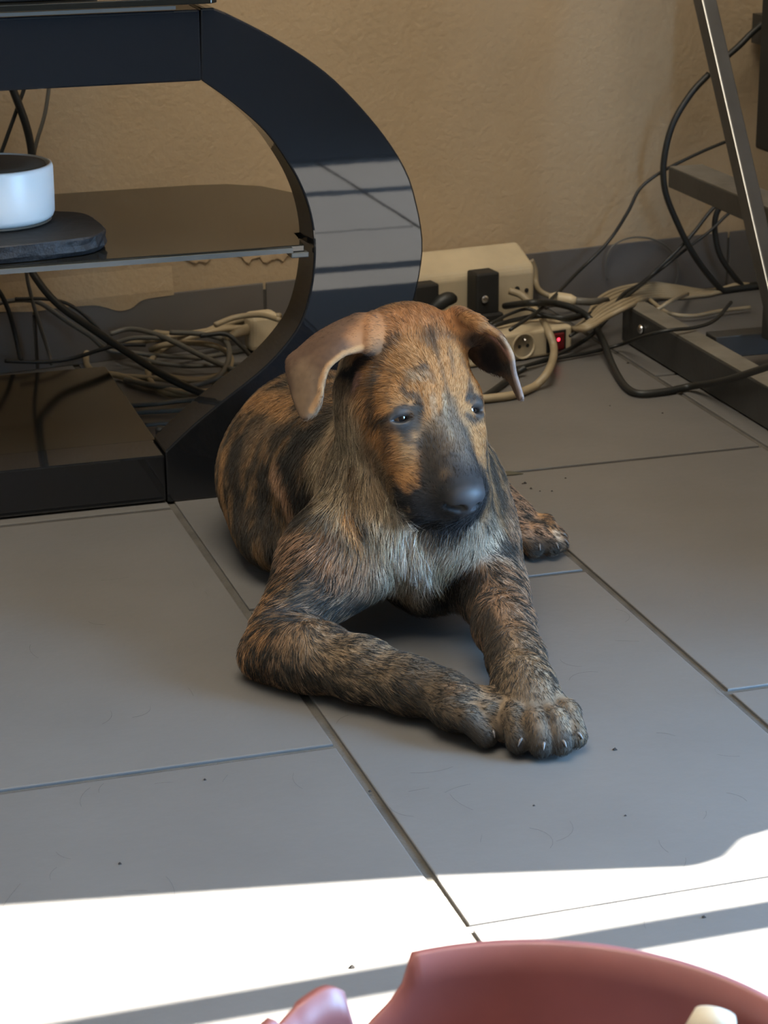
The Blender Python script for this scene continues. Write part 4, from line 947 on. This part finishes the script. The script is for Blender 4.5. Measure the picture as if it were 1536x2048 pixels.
for i in range(0, NS, 20000):
    s_ = slice(i, i+20000); d2 = ((HP[s_][:, None]-AP[None])**2).sum(2) + 4e-5; w = 1/d2**2; w /= w.sum(1)[:, None]
    HD[s_] = w @ AD; HL[s_] = w @ AL
cl = (vnoise(HP, 110, 51)-.5)[:, None]*CR + (vnoise(HP, 110, 52)-.5)[:, None]*CU       # locks that lean together
HD += cl*.55 + rng.normal(0, .13, HD.shape)
HD -= HN*(HD*HN).sum(1)[:, None]; HD /= np.linalg.norm(HD, axis=1)[:, None]+1e-9
HL *= rng.uniform(.65, 1.2, NS)*(1-.7*HB)
lift = (.30+.20*rng.random(NS))[:, None]
K = 4; pts = np.zeros((NS, K, 3))
for k in range(K):
    t = k/(K-1); pts[:, k] = HP - HN*.0006 + HD*(HL*t)[:, None] + HN*(HL[:, None]*lift*(t-.62*t*t))
pts[:, :, 2] = np.maximum(pts[:, :, 2], .0006)
hc = bpy.data.hair_curves.new('fur'); hc.add_curves([K]*NS)
hc.position_data.foreach_set('vector', pts.astype(np.float32).ravel())
ra = hc.attributes.get('radius') or hc.attributes.new('radius', 'FLOAT', 'POINT')
wd = np.where(HL > .004, 1.0, .8)[:, None]*np.array([.00016, .00014, .00010, .00003])[None]
ra.data.foreach_set('value', wd.astype(np.float32).ravel())
jit = np.exp(rng.normal(0, .12 + np.clip(HL*16, 0, .26), NS))[:, None]
HF_ = (flick[T_]*w3[:, :, 0]).sum(1); pick = rng.random(NS) < HF_
HC0 = (HC - .5*HF_[:, None]*C['dark'])/(1-.5*HF_[:, None]); HC = np.where(pick[:, None], C['dark'][None]*1.2, np.where(HF_[:, None] > .02, HC0, HC))
HC = np.clip(HC*jit + rng.normal(0, .012, NS)[:, None]*np.clip(HL/.012, .3, 1.6)[:, None], .004, .9)
at = hc.attributes.new('coat', 'FLOAT_COLOR', 'CURVE')
at.data.foreach_set('color', np.c_[HC, np.ones(NS)].astype(np.float32).ravel())
def coat_mat(name, rough, spec, gloss_bare=False):
    m = bpy.data.materials.new(name); m.use_nodes = True; nt = m.node_tree; b = nt.nodes['Principled BSDF']
    a_ = nt.nodes.new('ShaderNodeAttribute'); a_.attribute_name = 'coat'; nt.links.new(a_.outputs['Color'], b.inputs['Base Color'])
    b.inputs['Roughness'].default_value = rough; b.inputs['Specular IOR Level'].default_value = spec
    if gloss_bare:
        a2 = nt.nodes.new('ShaderNodeAttribute'); a2.attribute_name = 'bare'
        for src, i0, i1 in (('Roughness', rough, .50), ('Specular IOR Level', spec, .5)):
            mr = nt.nodes.new('ShaderNodeMapRange'); mr.inputs[3].default_value = i0; mr.inputs[4].default_value = i1
            nt.links.new(a2.outputs['Fac'], mr.inputs[0]); nt.links.new(mr.outputs[0], b.inputs[src])
    return m
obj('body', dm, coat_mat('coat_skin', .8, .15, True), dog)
fo = bpy.data.objects.new('fur', hc); COL.objects.link(fo); hc.materials.append(coat_mat('coat_hair', .65, .10)); fo['kind'] = 'stuff'
fo['label'] = 'short brindle fur';fo.parent = dog; fo.matrix_parent_inverse = Matrix.Translation(-Vector(dog.location))
# eyes
def emat(name, c, r=.04):
    m = mat(name, c, r, coat=1.0); return m
em = [emat('pupil', (.004, .004, .005)), emat('brown_iris', (.075, .034, .014)), emat('eye_white', (.30, .26, .23))]
for c, n, s in EYES:
    gz = n*1.0 + HS*.10 + HF*.10; gz /= np.linalg.norm(gz)
    R = .0114; prof_ = [(0, R*1.0)]
    angs_ = [4, 10, 17, 24, 31, 38, 43, 48, 60, 75, 90, 110, 135, 160]
    prof_ = [(R*math.sin(math.radians(q)), R*math.cos(math.radians(q))) for q in [0.5]+angs_]
    me = lathe_mesh(prof_, c, gz, 32)
    for m_ in em: me.materials.append(m_)
    for p in me.polygons:
        d = (np.array(p.center)-c); d /= np.linalg.norm(d); a_ = math.degrees(math.acos(np.clip(d @ gz, -1, 1)))
        p.material_index = 0 if a_ < 20 else 1 if a_ < 46 else 2
    e_ = obj('eye', me, None, dog, smooth=True)
for c, d, sd in CLAWS:
    d2 = d + sd*8; d2 /= np.linalg.norm(d2)
    P_ = spline([c - d2*.003 + np.array([0, 0, .001]), c + d2*.0015 + np.array([0, 0, .0005]), c + d2*.0048 + np.array([0, 0, -.003])], 4)
    P_[:, 2] = np.maximum(P_[:, 2], .0015)
    obj('claw', tube_mesh(P_, np.interp(np.linspace(0, 1, len(P_)), [0, .5, 1], [.0016, .0014, .0004]), 8), 'claw', dog, smooth=True)

# ------------------------------------------------------------------ bits on the floor
lp = at_z(1010, 951, 0)
V = [(lp[0]-.022, lp[1]+.004, .0012), (lp[0]-.008, lp[1]+.007, .0035), (lp[0]+.008, lp[1]+.004, .003), (lp[0]+.020, lp[1]-.003, .0012), (lp[0]+.006, lp[1]-.003, .0012), (lp[0]-.010, lp[1]+.000, .0012)]
V2 = [(x, y, z-.0006) for x, y, z in V]
lf = mesh(V+V2, [tuple(range(6)), tuple(range(11, 5, -1))]+[(i, (i+1) % 6, 6+(i+1) % 6, 6+i) for i in range(6)])
tag(obj('dry_leaf', lf, 'leaf'), 'thin dry leaf scrap on the tiles behind the hind paw', 'leaf')
V, Fc = [], []
for x, y in [(1003, 959), (1045, 968), (1050, 967), (1062, 978), (1080, 983), (1131, 957), (1104, 983), (1325, 827), (1220, 812), (1256, 727), (705, 1935), (1408, 1835), (740, 1584), (1068, 1612), (1251, 1632), (240, 1728), (410, 1560), (1230, 1500)]:
    p = at_z(x, y, .0); r_ = random.uniform(.0008, .0019); k = len(V)
    for q in ((-1, -.6, .05), (1, -.8, .1), (.8, .7, .05), (-.9, .9, .1), (0, 0, 1.2)): V.append((p[0]+q[0]*r_, p[1]+q[1]*r_, .0002+q[2]*r_))
    Fc += [(k, k+1, k+4), (k+1, k+2, k+4), (k+2, k+3, k+4), (k+3, k, k+4), (k+3, k+2, k+1, k)]
cb = obj('crumbs', mesh(V, Fc), 'crumb'); cb['kind'] = 'stuff'; cb['label'] = 'dark crumbs scattered over the floor tiles'
V, Fc = [], []
for i in range(70):
    x, y = random.uniform(0, 1536), random.uniform(1150, 1980) if i > 14 else random.uniform(1780, 1900)
    p = at_z(x, y, 0); a = random.uniform(0, 6.28); c_ = random.uniform(-60, 60); L_ = random.uniform(.012, .04); Q = []
    for t in np.linspace(0, 1, 7):
        Q.append((p[0], p[1], .0006)); p = p + np.array([math.cos(a), math.sin(a), 0])*L_/6; a += c_*L_/6
    tm = tube_mesh(Q, .00008, 3); k = len(V); V += [v.co[:] for v in tm.vertices]; Fc += [tuple(k+i_ for i_ in f.vertices) for f in tm.polygons]; bpy.data.meshes.remove(tm)
hb = obj('shed_hairs', mesh(V, Fc), 'crumb'); hb['kind'] = 'stuff'; hb['label'] = 'short shed hairs lying on the floor tiles'
